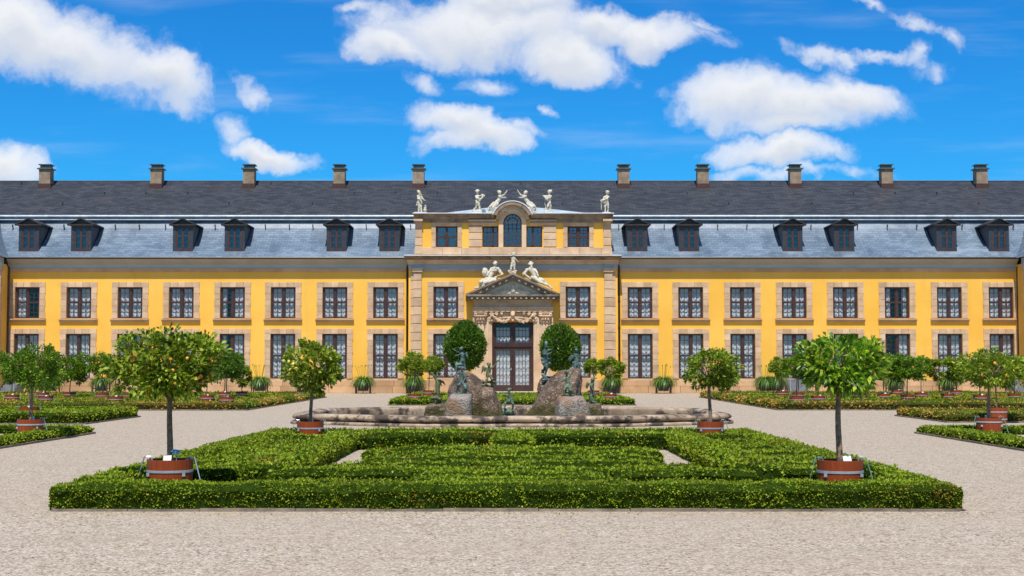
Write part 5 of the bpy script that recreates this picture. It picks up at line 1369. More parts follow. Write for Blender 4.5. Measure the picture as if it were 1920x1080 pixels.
FT = [
 (55, 763, 40, 668, 708, 52, 'c', 'small citrus tree half hidden behind the dense dark tree at the left edge'),
 (23, 740, 22, 682, 716, 34, 'c', 'small thin citrus tree before the steps at the far left'),
 (86, 742.5, 92, 684, 730, 46, 'e', 'tree with hanging long leaves just right of the dark tree at the left edge'),
 (80, 736, 76, 676, 712, 40, 'a', 'round citrus tree farther back behind the dark tree at the left edge'),
 (131, 735, 139, 667, 716, 46, 'a', 'citrus tree with small oranges before the second ground floor window from the left'),
 (192, 737, 189, 664, 702, 40, 'a', 'sparse orange tree above a strap leaved plant, left of the big orange tree'),
 (217, 743, 218, 676, 711, 42, 'f', 'dark small headed tree at the left edge of the big orange tree crown'),
 (242, 737, 246, 680, 716, 40, 'f', 'dark small tree behind the big orange tree on the left'),
 (388, 741, 392, 672, 716, 46, 'f', 'dark small tree peeping out right of the big orange tree crown'),
 (425, 744, 425, 656, 712, 58, 'f', 'tall dark headed tree in a low red tub right of the big orange tree'),
 (421, 735, 432, 664, 706, 46, 'a', 'tree with a bare stem standing just behind the dark headed tree at the left'),
 (453, 734, 452, 682, 722, 34, 'd', 'small pale crowned tree between the dark headed tree and a strap leaved plant'),
 (567, 731, 566, 684, 722, 40, 'd', 'small tree in a red tub hidden behind the lemon tree'),
 (777, 738.5, 774, 663, 704, 46, 'b', 'round bright tree in a red tub left of the fountain rocks'),
 (804, 732, 811, 670, 702, 38, 'b', 'little round tree between the round bright tree and the left clipped tree'),
 (1144, 738.5, 1146, 673, 706, 44, 'd', 'leafy bright tree in a red tub right of the fountain rocks'),
 (1113, 732, 1111, 674, 700, 34, 'b', 'little round tree farther back, right of the fountain rocks'),
 (1357, 729, 1358, 688, 728, 46, 'e', 'tree with hanging leaves half hidden right behind the round tree by the fountain'),
 (1466, 733, 1461, 672, 706, 38, 'b', 'small round fine leaved tree right of the pair of strap leaved plants'),
 (1494, 743.5, 1493, 666, 706, 48, 'a', 'round green tree in a low tub left of the long leaved tree'),
 (1497, 736, 1506, 668, 704, 40, 'd', 'tree right behind the round green tree, left of the long leaved tree'),
 (1534, 742, 1534, 690, 722, 44, 'f', 'dark low tree under the left side of the long leaved tree'),
 (1568, 737, 1566, 688, 720, 40, 'f', 'tree hidden behind the stem of the long leaved tree'),
 (1614, 737, 1616, 690, 722, 44, 'f', 'dark low tree under the right side of the long leaved tree'),
 (1657, 738, 1656, 666, 704, 40, 'c', 'slim stemmed tree just right of the long leaved tree'),
 (1682, 731, 1678, 668, 704, 42, 'a', 'tree in a small tub behind the dark headed pair at the right'),
 (1701, 740, 1700, 668, 713, 58, 'a', 'wide headed green tree in a tub right of the slim stemmed tree'),
 (1727, 736, 1732, 668, 696, 36, 'c', 'thin sparse tree with a crooked stem in the back right bed'),
 (1777, 738, 1774, 672, 710, 58, 'd', 'flat topped bright tree above a strap leaved plant in the back right bed'),
 (1793, 732, 1798, 676, 716, 40, 'b', 'tree in a small tub just behind the flat topped bright tree'),
 (1838, 740.5, 1834, 670, 706, 50, 'c', 'tree left behind the two hooped tub at the right edge'),
 (1902, 738, 1902, 671, 702, 44, 'a', 'tree cut by the right picture edge in front of the steps'),
 (1869, 764, 1876, 668, 716, 66, 'a', 'tree in a tub just behind the orange bearing tree at the right edge'),
]
for (px, rim, cx_, ct, cb, cw, kd, lab) in FT: tree(px, rim, cx_, ct, cb, cw, lab, kd)
# -- two big clipped trees before the portal
def clipped(px, ct, cb, cw, label, seed):
    Y0 = D - 4.2; X0 = PX(px, Y0, 650); root = empty('clipped_tree', (X0, Y0, 0), label, 'clipped tree', 'pair of clipped trees before the portal')
    za, zb2 = PZ(ct, Y0), PZ(cb, Y0); wd = (PX(px + cw/2, Y0, 650) - PX(px - cw/2, Y0, 650)) / 2
    c = (0, 0, (za + zb2) / 2); r = (wd, wd, (za - zb2) / 2)
    k = MB(); k.lathe([(.52, .05), (.60, .8), (.56, .8), (.55, .7), (.001, .7)], 24, caps=False); o = k.build('tub', M['tub_wood'], None, (0, 0, 0)); o.parent = root
    trunk_limbs(root, .6, c[2] - r[2] * .8, c, r, .09, seed, bend=.05)
    rg = np.random.default_rng(seed); n_ = 11000
    q = rnd_unit(rg, n_); sh = np.where(np.abs(q[:, 2:3]) < .75, 1.0, 1.0)
    p_ = q * (.80 + .2 * rg.random((n_, 1))); sq = np.abs(q); p_ = p_ * (1 + .08 * vnoise(q * 2.2, 1.6, seed)[:, None])
    # slightly squared shoulders
    p_[:, :2] *= (1 + .12 * (1 - np.abs(p_[:, 2:3])) )* .93
    Pn = V3(c) + p_ * V3(r); Dn = q * .7 + rnd_unit(rg, n_) * .8; Dn[:, 2] += .3
    cr = link('crown', leaf_mesh('crown', Pn, Dn, .15 * (.6 + .8 * rg.random(n_)), .5, rg, fold=False), M['leaf_dark'], root)
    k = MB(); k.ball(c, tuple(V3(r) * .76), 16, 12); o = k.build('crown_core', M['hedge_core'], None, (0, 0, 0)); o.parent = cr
clipped(872, 602, 696, 76, 'dense egg shaped clipped tree left of the portal', 61)
clipped(1050, 608, 696, 72, 'dense egg shaped clipped tree right of the portal', 62)
# -- strap leaved plants along the wall
apr = None
def strap_plant(px, label, top=700, w_=44):
    global apr
    Y0 = D - 1.5; X0 = PX(px, Y0, 715)
    if apr is None:
        root = empty('strap_leaf_plant', (X0, Y0, 0), label, 'potted plant', 'strap leaved plants in stands along the facade'); rg = random.Random(4)
        k = MB(); n_ = 300
        for i in range(n_):
            a = rg.uniform(0, 2 * math.pi); ln = rg.uniform(.55, .95); el = rg.uniform(.3, 1.45); wd = rg.uniform(.018, .03); seg = 5
            x = .16 * math.cos(a) * rg.random(); y = .16 * math.sin(a) * rg.random(); z = .58; b = len(k.v)
            for j in range(seg + 1):
                ww = wd * (1 - (j / seg) ** 2) + .002; k.v += [(x - ww * math.sin(a), y + ww * math.cos(a), z), (x + ww * math.sin(a), y - ww * math.cos(a), z)]
                s_ = ln / seg; x += s_ * math.cos(el) * math.cos(a); y += s_ * math.cos(el) * math.sin(a); z += s_ * math.sin(el); el -= .52
            for j in range(seg): q = b + 2 * j; k.f.append((q, q + 1, q + 3, q + 2))
        o = k.build('foliage', M['leaf_strap'], None, (0, 0, 0)); o.parent = root; root.scale = (1.25, 1.25, 1.2)
        k = MB()
        for i in range(9):
            a = rg.uniform(0, 6.28); e = rg.uniform(.1, .5); t = (e * math.cos(a), e * math.sin(a), rg.uniform(1.4, 1.62)); k.tube([(e * .3 * math.cos(a), e * .3 * math.sin(a), .6), t], .007, 4); k.ball(t, (.02, .02, .045), 5, 4)
        o = k.build('flower_stalk', M['leaf_citrus'], None, (0, 0, 0)); o.parent = root; tag(o, kind='stuff')
        k = MB(); k.lathe([(.26, .14), (.33, .58), (.30, .58), (.30, .54), (.001, .54)], 16, caps=False); o = k.build('pot', M['pot_dark'], None, (0, 0, 0)); o.parent = root
        for sx_ in (-1, 1):
            k = MB(); k.box(sx_ * .36 - .03, sx_ * .36 + .03, -.3, -.24, 0, .5); k.box(sx_ * .36 - .025, sx_ * .36 + .025, .24, .3, 0, .5); k.box(sx_ * .36 - .02, sx_ * .36 + .02, -.24, .24, .25, .3); o = k.build('stand_leg', M['pot_dark'], None, (0, 0, 0)); o.parent = root
        apr = root
    else:
        root = copy_tree(apr); root.location = (X0, Y0, 0); root['label'] = label; root.rotation_euler = (0, 0, 0); 
        root.children[0].rotation_euler = (0, 0, px * .7)
    return root
for px, lab in ((95, 'strap leaved plant in a stand behind the tubs at the far left of the facade'), (190, 'strap leaved plant under the sparse orange tree at the left'), (487, 'strap leaved plant between the fifth and sixth ground floor window from the left'),
                (681, 'strap leaved plant standing alone on the gravel left of the centre block'), (776, 'strap leaved plant in a stand right behind the round tree left of the fountain'),
                (1147, 'strap leaved plant in a stand right behind the leafy tree right of the fountain'), (1244, 'strap leaved plant standing alone on the gravel right of the centre block'),
                (1434, 'left one of two strap leaved plants standing close together right of the centre block'), (1453, 'right one of two strap leaved plants standing close together right of the centre block'),
                (1677, 'strap leaved plant in a stand under the dark headed trees in the back right bed'), (1777, 'strap leaved plant under the flat topped bright tree at the right')):
    strap_plant(px, lab)

# a little litter of dry leaves and clippings on the gravel along the beds
rgl = np.random.default_rng(77); nl_ = 420
lx = np.concatenate([rgl.uniform(-5.7, 5.6, 260), rgl.uniform(-9, 9, 160)]); ly = np.concatenate([16.6 - np.abs(rgl.normal(0, .25, 260)) - .02, rgl.uniform(11.5, 17, 160)])
keep = ~((np.abs(lx) < 5.6) & (ly > 16.62)); lx, ly = lx[keep], ly[keep]
Pl = np.stack([lx, ly, np.full(len(lx), .012)], 1); Dl = np.stack([rgl.normal(size=len(lx)), rgl.normal(size=len(lx)), rgl.uniform(0, .25, len(lx))], 1)
lo_ = link('leaf_litter', leaf_mesh('leaf_litter', Pl, Dl, rgl.uniform(.015, .04, len(lx)), .5, rgl, fold=False, upb=3.0), M['hedge_leaf_brown'])
tag(lo_, 'dry leaves and hedge clippings scattered on the gravel before the front hedge', 'leaf litter', kind='stuff')
# ------------------------------------------------------------------ fountain basin
OUT = [(-2.7, 40.3), (2.7, 40.3), (6.35, 42.5), (6.35, 48.0), (2.7, 50.2), (-2.7, 50.2), (-6.35, 48.0), (-6.35, 42.5)]
# rounded corners
def round_path(pts, rad=.5, n_=5):
    r = []; L_ = len(pts)
    for i in range(L_):
        p_, a, b = Vector(pts[i]), Vector(pts[i-1]), Vector(pts[(i+1) % L_])
        ta, tb = (a - p_).normalized(), (b - p_).normalized(); s, e = p_ + ta * rad, p_ + tb * rad
        for j in range(n_ + 1):
            t = j / n_; r.append((s * (1-t)**2 + p_ * 2*t*(1-t) + e * t*t))
    o = []
    for i in range(len(r)):
        a, b = r[i], r[(i+1) % len(r)]; k_ = max(1, int((b - a).length / .25))
        for j in range(k_): o.append(a.lerp(b, j / k_))
    return o
pth = round_path(OUT)
fb = empty('fountain_basin', (0, 45.3, 0), 'wide weathered sandstone fountain basin with rounded rim behind the front parterre', 'fountain')
def sweep(name, prof, mat, path=pth, smooth=True):
    n_, m_ = len(path), len(prof); k = MB(); C = V3([tuple(q) for q in path])
    T = np.roll(C, -1, 0) - np.roll(C, 1, 0); T /= np.linalg.norm(T, axis=1, keepdims=True); N = np.stack([T[:, 1], -T[:, 0]], 1)
    vs = np.zeros((n_, m_, 3))
    for j, (o_, z) in enumerate(prof): vs[:, j, :2] = C + N * o_; vs[:, j, 2] = z
    fl = vs.reshape(-1, 3); fl = fl + np.stack([vnoise(fl, 2, 1), vnoise(fl, 2, 2), vnoise(fl, 2, 3)], 1) * .008 + np.stack([vnoise(fl, 9, 1), vnoise(fl, 9, 2), vnoise(fl, 9, 3)], 1) * .005
    k.v = [tuple(q) for q in fl]
    for i in range(n_):
        i2 = (i + 1) % n_
        for j in range(m_ - 1): k.f.append((i*m_ + j, i2*m_ + j, i2*m_ + j + 1, i*m_ + j + 1))
    return k.build(name, M[mat], fb, (0, 45.3, 0), smooth=smooth)
sweep('basin_plinth', [(.0, 0.0), (.33, 0.0), (.35, .02), (.35, .06), (.31, .09), (.12, .10), (.12, .15)], 'basin_stone', smooth=False)
sweep('basin_rim', [(.05, .13), (.20, .135), (.27, .165), (.30, .21), (.28, .26), (.22, .295), (.12, .31), (-.02, .315), (-.12, .30), (-.20, .27), (-.22, .22), (-.20, .12), (-.2, -.1)], 'basin_stone')
# joints of the rim stones: thin dark bands
inner = [Vector((q.x * .97, 45.3 + (q.y - 45.3) * .965)) for q in pth]
k = MB(); k.poly([(q.x, q.y, .085) for q in inner]); o = tag(k.build('fountain_water', M['water'], None, (0, 45.3, .085)), kind='structure')

# ------------------------------------------------------------------ rocks
YK = 45.0
def outline_rock(name, pts, y0, y1, mat, label, seed, amp=.07, voxel=.055, taper=.25, group='rocks of the fountain'):
    """front outline in (x, z) metres, with a rounded body between y0 and y1"""
    k = MB(); n_ = len(pts); cx_ = sum(p_[0] for p_ in pts) / n_
    L_ = []
    for (t, y) in ((1 - taper, y0), (1.0, y0 + (y1 - y0) * .35), (1.0, y0 + (y1 - y0) * .7), (1 - taper, y1)):
        L_.append([(cx_ + (x - cx_) * t, y, z * (t if z > 0 else 1)) for x, z in pts])
    for l_ in L_: k.v += l_
    for a in range(3):
        for i in range(n_): j = (i + 1) % n_; k.f.append((a*n_ + i, a*n_ + j, (a+1)*n_ + j, (a+1)*n_ + i))
    k.f += [tuple(range(n_)), tuple(range(3*n_, 4*n_))[::-1]]
    base = (cx_, (y0 + y1) / 2, 0)
    o = remesh(k, voxel, name, M[mat], None, base, disp=[(amp, 1.6, seed), (amp * .5, 4.5, seed + 1), (amp * .3, 11, seed + 2)], smooth_it=3)
    return tag(o, label, 'rock', group)
def K(pts, Y=YK): return [P(a, b, Y) for a, b in pts]
outline_rock('rock', K([(822, 790), (855, 700), (866, 691), (882, 697), (896, 708), (912, 726), (938, 770), (942, 792)], 45.6), 45.0, 47.0, 'rock_red', 'tall reddish rock sloping down to the right on the left of the fountain', 1)
outline_rock('rock', K([(898, 792), (900, 728), (908, 723), (928, 724), (931, 745), (942, 772), (956, 792)], 45.2), 44.6, 46.0, 'rock_red', 'low mossy rock under the horn blowing cherub', 4)
outline_rock('pedestal_rock', K([(829, 792), (836, 757), (846, 739), (884, 739), (886, 792)], 44), 43.4, 45.1, 'rock_grey', 'pale grey stone block under the kneeling bronze figure on the left', 7, amp=.03, taper=.12)
outline_rock('rock', K([(790, 792), (798, 762), (806, 756), (850, 755), (848, 792)], 44.4), 43.8, 45.3, 'rock_red', 'low dark rock block at the far left of the fountain group', 9, amp=.04, taper=.1)
outline_rock('rock', K([(984, 792), (998, 764), (1012, 738), (1028, 718), (1046, 702), (1060, 695), (1086, 693), (1090, 716), (1096, 792)], 45.6), 45.0, 47.2, 'rock_red', 'tall rounded rock rising to the right on the right of the fountain', 12)
outline_rock('rock', K([(1008, 760), (1013, 716), (1024, 708), (1046, 706), (1040, 750)], 46.8), 46.4, 48.0, 'rock_red', 'dark rock behind, carrying the tall bronze man with the spear', 19)
outline_rock('pedestal_rock', K([(1040, 792), (1046, 748), (1054, 742), (1094, 742), (1104, 760), (1110, 792)], 44), 43.4, 45.1, 'rock_grey', 'pale grey stone block under the seated bronze child on the right', 15, amp=.035, taper=.12)
outline_rock('rock', K([(1086, 792), (1090, 757), (1126, 757), (1134, 792)], 44.4), 43.8, 45.3, 'rock_red', 'low block of rock at the far right of the fountain group', 17, amp=.04, taper=.1)
outline_rock('rock', K([(935, 800), (940, 783), (952, 779), (968, 781), (973, 800)], 43.6), 43.2, 44.2, 'rock_grey', 'small wet stone in the water under the child with the trident', 21, amp=.02, voxel=.035)
outline_rock('rock', K([(845, 796), (850, 782), (940, 781), (985, 796)], 45.6), 44.2, 46, 'rock_red', 'flat mossy ledge at the waterline of the left rocks', 24, amp=.03)
outline_rock('rock', K([(985, 796), (1000, 782), (1060, 782), (1130, 796)], 45.6), 44.2, 46, 'rock_red', 'flat mossy ledge at the waterline of the right rocks', 26, amp=.03)

# ------------------------------------------------------------------ figures
def figure(name, segs, Y, mat, label, voxel, cat='statue', group=None, balls=(), disp=None, base_px=None, smooth_it=1):
    """segs: (x0,y0,x1,y1,r0,r1,d0,d1) in photo pixels, d = metres in front of the plane; built at true size at depth Y"""
    sc_ = Y / F0; k = MB()
    def W(px, py, d): a = P(px, py, Y); return (a[0], Y - d, a[1])
    for s in segs:
        s = tuple(s) + (0,) * (8 - len(s)); x0, y0, x1, y1, r0, r1, d0, d1 = s
        k.caps(W(x0, y0, d0), W(x1, y1, d1), r0 * sc_, r1 * sc_, 10)
    for b_ in balls:
        b_ = tuple(b_) + (0,) * (6 - len(b_)); x, y, rx_, rz_, d, ry_ = b_
        k.ball(W(x, y, d), (rx_ * sc_, (ry_ or rx_) * sc_, rz_ * sc_), 12, 9)
    zs = [v[2] for v in k.v]; cx_, cz_ = (P(*base_px, Y) if base_px else (sum(v[0] for v in k.v) / len(k.v), min(zs)))
    o = remesh(k, voxel, name, M[mat], None, (cx_, Y, cz_), disp=disp or [(voxel * .8, 9.0, 3), (voxel * .4, 22, 4)], smooth_it=smooth_it)
    return tag(o, label, cat, group)
def head(x, y, r, face=1, d=0.0, curls=True, seed=0):
    """ball list: skull, hair curls, nose, brow, chin and ears; face=-1,0,1 looks left, front, right"""
    rg = random.Random(seed); b = [(x, y, r * .86, r, d, r * .95)]
    fx = face * r * .75; fd = (.03 if face == 0 else .015) * r / 3
    b += [(x + fx * 1.15, y + r * .15, r * .2, r * .26, d + r*.030 * (1.1 if face == 0 else .3)), (x + fx * .75, y + r * .75, r * .42, r * .3, d + r * .01),
          (x + fx * .95, y + r * .5, r * .25, r * .12, d + r * .02), (x + fx * .9, y - r * .18, r * .38, r * .14, d + r * .015)]
    b += [(x - fx * .35 + (r * .85 if face == 0 else 0), y + r * .15, r * .16, r * .26, d + .0)]
    if face == 0: b += [(x - r * .85, y + r * .15, r * .16, r * .26, d)]
    if curls:
        for i in range(11):
            a = rg.uniform(0, math.pi); q = rg.uniform(.75, 1.0)
            b.append((x - fx * .3 + r * q * math.cos(a), y - r * (.25 + .75 * q * math.sin(a)), r * .28, r * .28, d + rg.uniform(-.5, .5) * r * .03))
    return b
def hand(x, y, dx, dy, s, d=0.0):
    """palm, four fingers and a thumb, pointing along (dx, dy)"""
    L_ = math.hypot(dx, dy); dx, dy = dx / L_, dy / L_; nx, ny = -dy, dx; r = [(x, y, x + dx * s, y + dy * s, s * .42, s * .48, d, d)]
    for i, (o_, ln) in enumerate(((-.5, .75), (-.17, .95), (.17, 1.0), (.5, .8))):
        bx_, by_ = x + dx * s * 1.1 + nx * o_ * s * .8, y + dy * s * 1.1 + ny * o_ * s * .8
        r.append((bx_, by_, bx_ + dx * s * ln * .8 + nx * o_ * .3 * s, by_ + dy * s * ln * .8 + ny * o_ * .3 * s, s * .16, s * .12, d, d + .01))
    r.append((x + nx * s * .4, y + ny * s * .4, x + nx * s * .95 + dx * s * .5, y + ny * s * .95 + dy * s * .5, s * .18, s * .13, d, d + .01)); return r
YS = YR - .15; ST = 'statue_stone'; VR = .026; gS = 'cream stone cherubs on the attic cornice'
def plinthbox(px0, px1, py0, py1, Y, dep=.35):
    a, b = PX(px0, Y, py1), PX(px1, Y, py1); return a, b, Y - dep / 2, Y + dep / 2, PZ(py1, Y), PZ(py0, Y)
# 1: cherub with basket, far left
s = [(785, 397, 785.5, 386, 1.7, 2.2, .0, .05), (785.5, 386, 785.5, 377, 2.2, 2.8, .05, .05), (790.5, 397, 789.5, 386, 1.7, 2.2, .1, .05), (789.5, 386, 788.5, 377, 2.2, 2.8, .05, .05), (787, 377, 786.5, 367, 3.3, 3.4), (786.5, 367, 786, 364, 3.2, 1.5),
     (783.2, 367.5, 783.8, 373, 1.7, 1.5, 0, .1), (783.8, 373, 790, 374.5, 1.5, 1.1, .1, .3), (790, 367.5, 792, 373, 1.6, 1.4, .05, .2), (792, 373, 797.5, 377, 1.4, .9, .2, .25),
     (780, 399.3, 800, 399.3, 1.4, 1.4), (781, 399.3, 799, 399.3, 1.4, 1.4, .12, .12), (783, 380, 791, 380, 2.2, 2.2, 0, .05), (782, 383, 780, 386, 1.3, .8), (788, 363, 791.5, 367, .7, .7, .15, .15)] + hand(797.2, 376.8, 1, -.1, 1.3, .25) + hand(790, 374.5, 1, .2, 1.2, .3)
figure('cherub_statue', s, YS, ST, 'cream stone cherub with a basket at its feet, leftmost on the attic', VR, group=gS, balls=head(785.3, 360.5, 3.5, 1, .05, seed=1) + [(797, 394, 4.2, 2.6), (797, 390, 3, 1.3), (796, 387, 1.6, 1.6), (798.5, 387, 1.5, 1.7), (797.3, 385, 1.4, 1.4)], base_px=(789, 400.5))
# 2: cherub playing, on block
s = [(899.5, 395, 899, 387, 1.7, 2.0, .1, .1), (899, 387, 897, 380, 2.2, 2.8, .1, .05), (889.5, 394, 893, 388, 1.6, 2.0, -.1, 0), (893, 388, 895, 380, 2.0, 2.8, 0, .05), (896, 379, 895.5, 368, 3.3, 3.4), (895.5, 368, 895, 364, 3, 1.5),
     (892.5, 367.5, 893, 372, 1.7, 1.6, 0, .1), (893, 372, 902, 373.5, 1.5, 1.1, .1, .3), (898.5, 367.5, 904, 367.5, 1.6, 1.2, .05, .2), (904, 366, 908, 368, 1.5, 1.7, .2, .2), (901, 375, 906, 369, 1.6, 1.3, .3, .2), (887.5, 396, 903, 396, 1.7, 1.7), (887.5, 396, 903, 396, 1.7, 1.7, .15, .15), (887.5, 395, 890, 390, 1.6, 1.4, .0, -.1), (893, 377, 899, 377, 2.0, 2.0, .05, .05)] + hand(902, 373.5, 1, .4, 1.2, .3) + hand(905, 367, 1, 0, 1.2, .25)
figure('cherub_statue', s, YS, ST, 'cream stone cherub playing a small lyre, left of the arched window', VR, group=gS, balls=head(895, 359, 3.6, 0, .05, seed=2), base_px=(895, 400))
# 3: reclining on the arch, left
s = [(921, 397, 919, 388, 1.5, 2.1, .1, .15), (919, 388, 926, 381, 2.4, 3.0, .15, .0), (926, 396, 924, 390, 1.6, 2.1, .2, .25), (924, 390, 932, 382, 2.3, 3.0, .25, .05), (929, 381, 936, 374, 3.8, 3.2), (936, 374, 938, 367, 3.3, 3.0), (938, 367, 938, 364.5, 2, 1.5),
     (935, 368, 942, 371, 1.6, 1.3, .1, .2), (942, 371, 949, 371, 1.3, .9, .2, .2), (941, 367, 946, 365, 1.6, 1.3, 0, .05), (946, 365, 950.5, 358, 1.3, .9, .05, .05), (918, 398, 924, 398.5, 1.3, 1.0, .1, .2)] + hand(950.5, 357.5, .4, -1, 1.3, .05) + hand(949, 371, 1, 0, 1.2, .2)
figure('cherub_statue', s, YS, ST, 'cream stone cherub reclining on the left shoulder of the arch with one arm raised', VR, group=gS, balls=head(936.5, 361, 3.7, 1, .05, seed=3) + [(917, 392, 2.6, 4.5), (922, 386, 3.6, 3.6)], base_px=(930, 398))
# 4: mirrored
m4 = [(1921.5 - a, b, 1921.5 - c, d, *r) for a, b, c, d, *r in s]
figure('cherub_statue', m4, YS, ST, 'cream stone cherub reclining on the right shoulder of the arch and facing its twin', VR, group=gS, balls=[(1921.5 - q[0], *q[1:]) for q in head(936, 361.5, 3.6, 1, .05, seed=9) + [(917.5, 391, 2.6, 4.5), (922, 385.5, 3.2, 3.4)]], base_px=(991, 398))
# 5
s = [(1024.5, 395, 1027, 388, 1.6, 2.0, .1, .2), (1027, 388, 1028, 381, 2.1, 2.7, .2, .05), (1031, 395, 1032, 387, 1.7, 2.0), (1032, 387, 1031, 380, 2.2, 2.8, 0, .05), (1030, 379, 1030, 368, 3.3, 3.4), (1030, 368, 1030, 364, 3, 1.5), (1033.5, 367.5, 1031, 371, 1.7, 1.5, 0, .15), (1031, 371, 1025, 374, 1.5, 1.1, .15, .3),
     (1027, 367.5, 1023, 369, 1.5, 1.2, .05, .2), (1018, 368, 1026, 369.5, 1.3, 2.2, .3, .2), (1019, 368, 1026, 376, 1.2, 1.6, .3, .25), (1021, 372, 1023, 392, 1.0, .8, .1, .1), (1022, 396.5, 1035, 396.5, 1.5, 1.5), (1022, 396.5, 1035, 396.5, 1.5, 1.5, .15, .15)] + hand(1025, 374, -1, .2, 1.2, .3)
figure('cherub_statue', s, YS, ST, 'cream stone cherub holding a lute, right of the arched window', VR, group=gS, balls=head(1030.5, 359.5, 3.5, -1, .05, seed=5), base_px=(1029, 400))
# 6
s = [(1135, 397, 1134.5, 387, 1.7, 2.0, .1, .1), (1134.5, 387, 1135.5, 380, 2.1, 2.7), (1139.5, 397, 1140.5, 387, 1.4, 1.9, -.05, 0), (1140.5, 387, 1139, 380, 2.0, 2.6), (1137.5, 379, 1137.5, 369, 3.2, 3.3), (1137.5, 369, 1138, 365, 3, 1.5), (1141.5, 369, 1138, 373, 1.6, 1.4, 0, .15), (1138, 373, 1130, 376.5, 1.4, 1.1, .15, .25),
     (1133.5, 369, 1131, 374, 1.6, 1.3, 0, .15), (1131, 374, 1126, 376, 1.2, .9, .15, .2), (1127, 377, 1134, 380, 2.0, 2.3, .15, .1), (1127, 380, 1127.5, 394, 1.0, .8, .1, .1), (1130, 399.3, 1143, 399.3, 1.4, 1.4), (1130, 399.3, 1143, 399.3, 1.4, 1.4, .12, .12)] + hand(1127, 376, -1, .2, 1.2, .2)
figure('cherub_statue', s, YS, ST, 'cream stone cherub leaning over a bundle at the right end of the attic cornice', VR, group=gS, balls=head(1139, 361, 3.6, 0, .05, seed=6), base_px=(1136, 400.5))
# small plinths under them
for (a, b, p0, p1, lab) in ((777, 800.5, 400.5, 401.5, 0), (886.5, 903.5, 400.5, 397.5, 0), (1021, 1036.5, 400.5, 397.5, 0), (1129, 1144, 400.5, 401.5, 0)):
    q0, q1 = PX(a, YS, 400), PX(b, YS, 400); k = MB(); k.box(q0, q1, YS - .25, YS + .25, za_ - .0, max(PZ(p1, YS), za_ + .05)); k.build('statue_block', M['lead_white'], pal, PB)
# pediment figures
YQ = yp + .35
s = [(957.5, 508, 959, 499, 1.8, 2.2, .05, .05), (959, 499, 961, 492, 2.3, 2.9), (964.5, 508, 964.5, 499, 1.8, 2.2), (964.5, 499, 963.5, 492, 2.3, 2.9), (962.3, 491, 962.5, 483.5, 3.5, 3.6), (962.5, 483.5, 963, 480.5, 3, 1.5), (959, 483.5, 956, 481, 1.7, 1.4), (956, 481, 955, 476.5, 1.4, 1.0), (966, 484, 968.5, 488, 1.6, 1.4), (968.5, 488, 971.5, 491, 1.3, .9), (954, 509.5, 967, 509.5, 1.9, 1.9), (956, 512, 967, 512, 1.8, 1.8)] + hand(955, 476.5, -.3, -1, 1.3) + hand(971.5, 491, 1, .3, 1.2)
figure('cherub_statue', s, YQ, ST, 'cream stone cherub standing on the peak of the portal pediment', VR, group='cream stone figures on the portal pediment', balls=head(963, 476.5, 3.6, 0, 0, seed=7) + [(954, 508, 1.8, 1.6), (968, 508, 1.8, 1.6)], base_px=(962, 513))
s = [(890, 540, 899, 539, 1.8, 1.9, .1, .1), (899, 539, 901, 529, 1.9, 2.8, .1, .2), (901, 529, 913, 524, 3.4, 4.6, .2, .05), (906, 537, 909, 531, 2.2, 3.0, .3, .3), (909, 531, 920, 524, 3.2, 4.6, .3, .1), (911, 531, 929, 525, 2.6, 3.0, .25, .2), (916, 524, 922, 514, 5.2, 4.6), (922, 514, 927, 504, 4.6, 5.0), (927, 504, 928.5, 499, 4.0, 2.0), (921, 504, 917, 511, 2.3, 1.9, 0, .1), (917, 511, 913, 517, 1.8, 1.5, .1, .15),
     (933, 503, 937, 510, 2.4, 1.9), (937, 510, 942, 514.5, 2.0, 1.5, 0, .1), (942, 515, 934, 517, 1.4, 1.1, .1, .2), (934, 503, 944, 514, 2.2, 1.2, -.05, -.05), (903, 537, 915, 531, 3, 3.5, .1, .1), (920, 525, 934, 519, 3.2, 2, .1, .1)] + hand(934, 517, -1, .2, 1.5, .2)
figure('reclining_statue', s, YQ, ST, 'cream stone woman with a round shield reclining on the left slope of the pediment', VR, group='cream stone figures on the portal pediment', balls=head(928.5, 495, 4.3, 0, .05, seed=8) + [(909.5, 510.5, 6.0, 9.2, .1, 2.0), (909.5, 510.5, 3.0, 5.5, .17, 2.0), (929, 490.5, 2.6, 1.9), (925, 508, 2.2, 2.0, .15), (930, 508, 2.2, 2.0, .15)], base_px=(917, 530))
s = [(1035, 541, 1029, 536, 1.8, 2.2, .1, .1), (1029, 536, 1017, 526, 2.0, 3.2, .1, .25), (1017, 526, 1004, 522, 3.8, 4.8, .25, .1), (1026, 535, 1014, 530, 2.2, 3.4, .25, .3), (1014, 530, 1003, 525, 3.4, 4.6, .3, .1), (1005, 523, 1001, 514, 5.4, 5.0), (1001, 514, 996, 505, 5.0, 5.2), (996, 505, 995, 499, 4.0, 2.2), (988, 506, 983, 513, 3.0, 2.2, 0, .1), (983, 514, 990, 520, 2.2, 1.8, .1, .15), (982, 514, 988, 507, 3.4, 3.4, -.1, -.1), (990, 520, 997, 525, 2.4, 2.4, .1, .1), (1003, 506, 1007, 512, 2.6, 2.2, .05, .2), (1007, 512, 1009, 519, 2.0, 1.6, .2, .3), (997, 520, 1010, 528, 2.6, 3.2, .3, .3)] + hand(1009, 519, .3, 1, 1.6, .3)
figure('reclining_statue', s, YQ, ST, 'cream stone bearded man with a plumed helmet reclining on the right slope of the pediment', VR, group='cream stone figures on the portal pediment', balls=head(995.5, 496.5, 4.0, 1, .05, seed=10) + [(996, 491.8, 3.4, 1.7), (999, 493.5, 2.2, 1.6), (996.5, 501.5, 2.0, 2.6, .15)], base_px=(1003, 530))

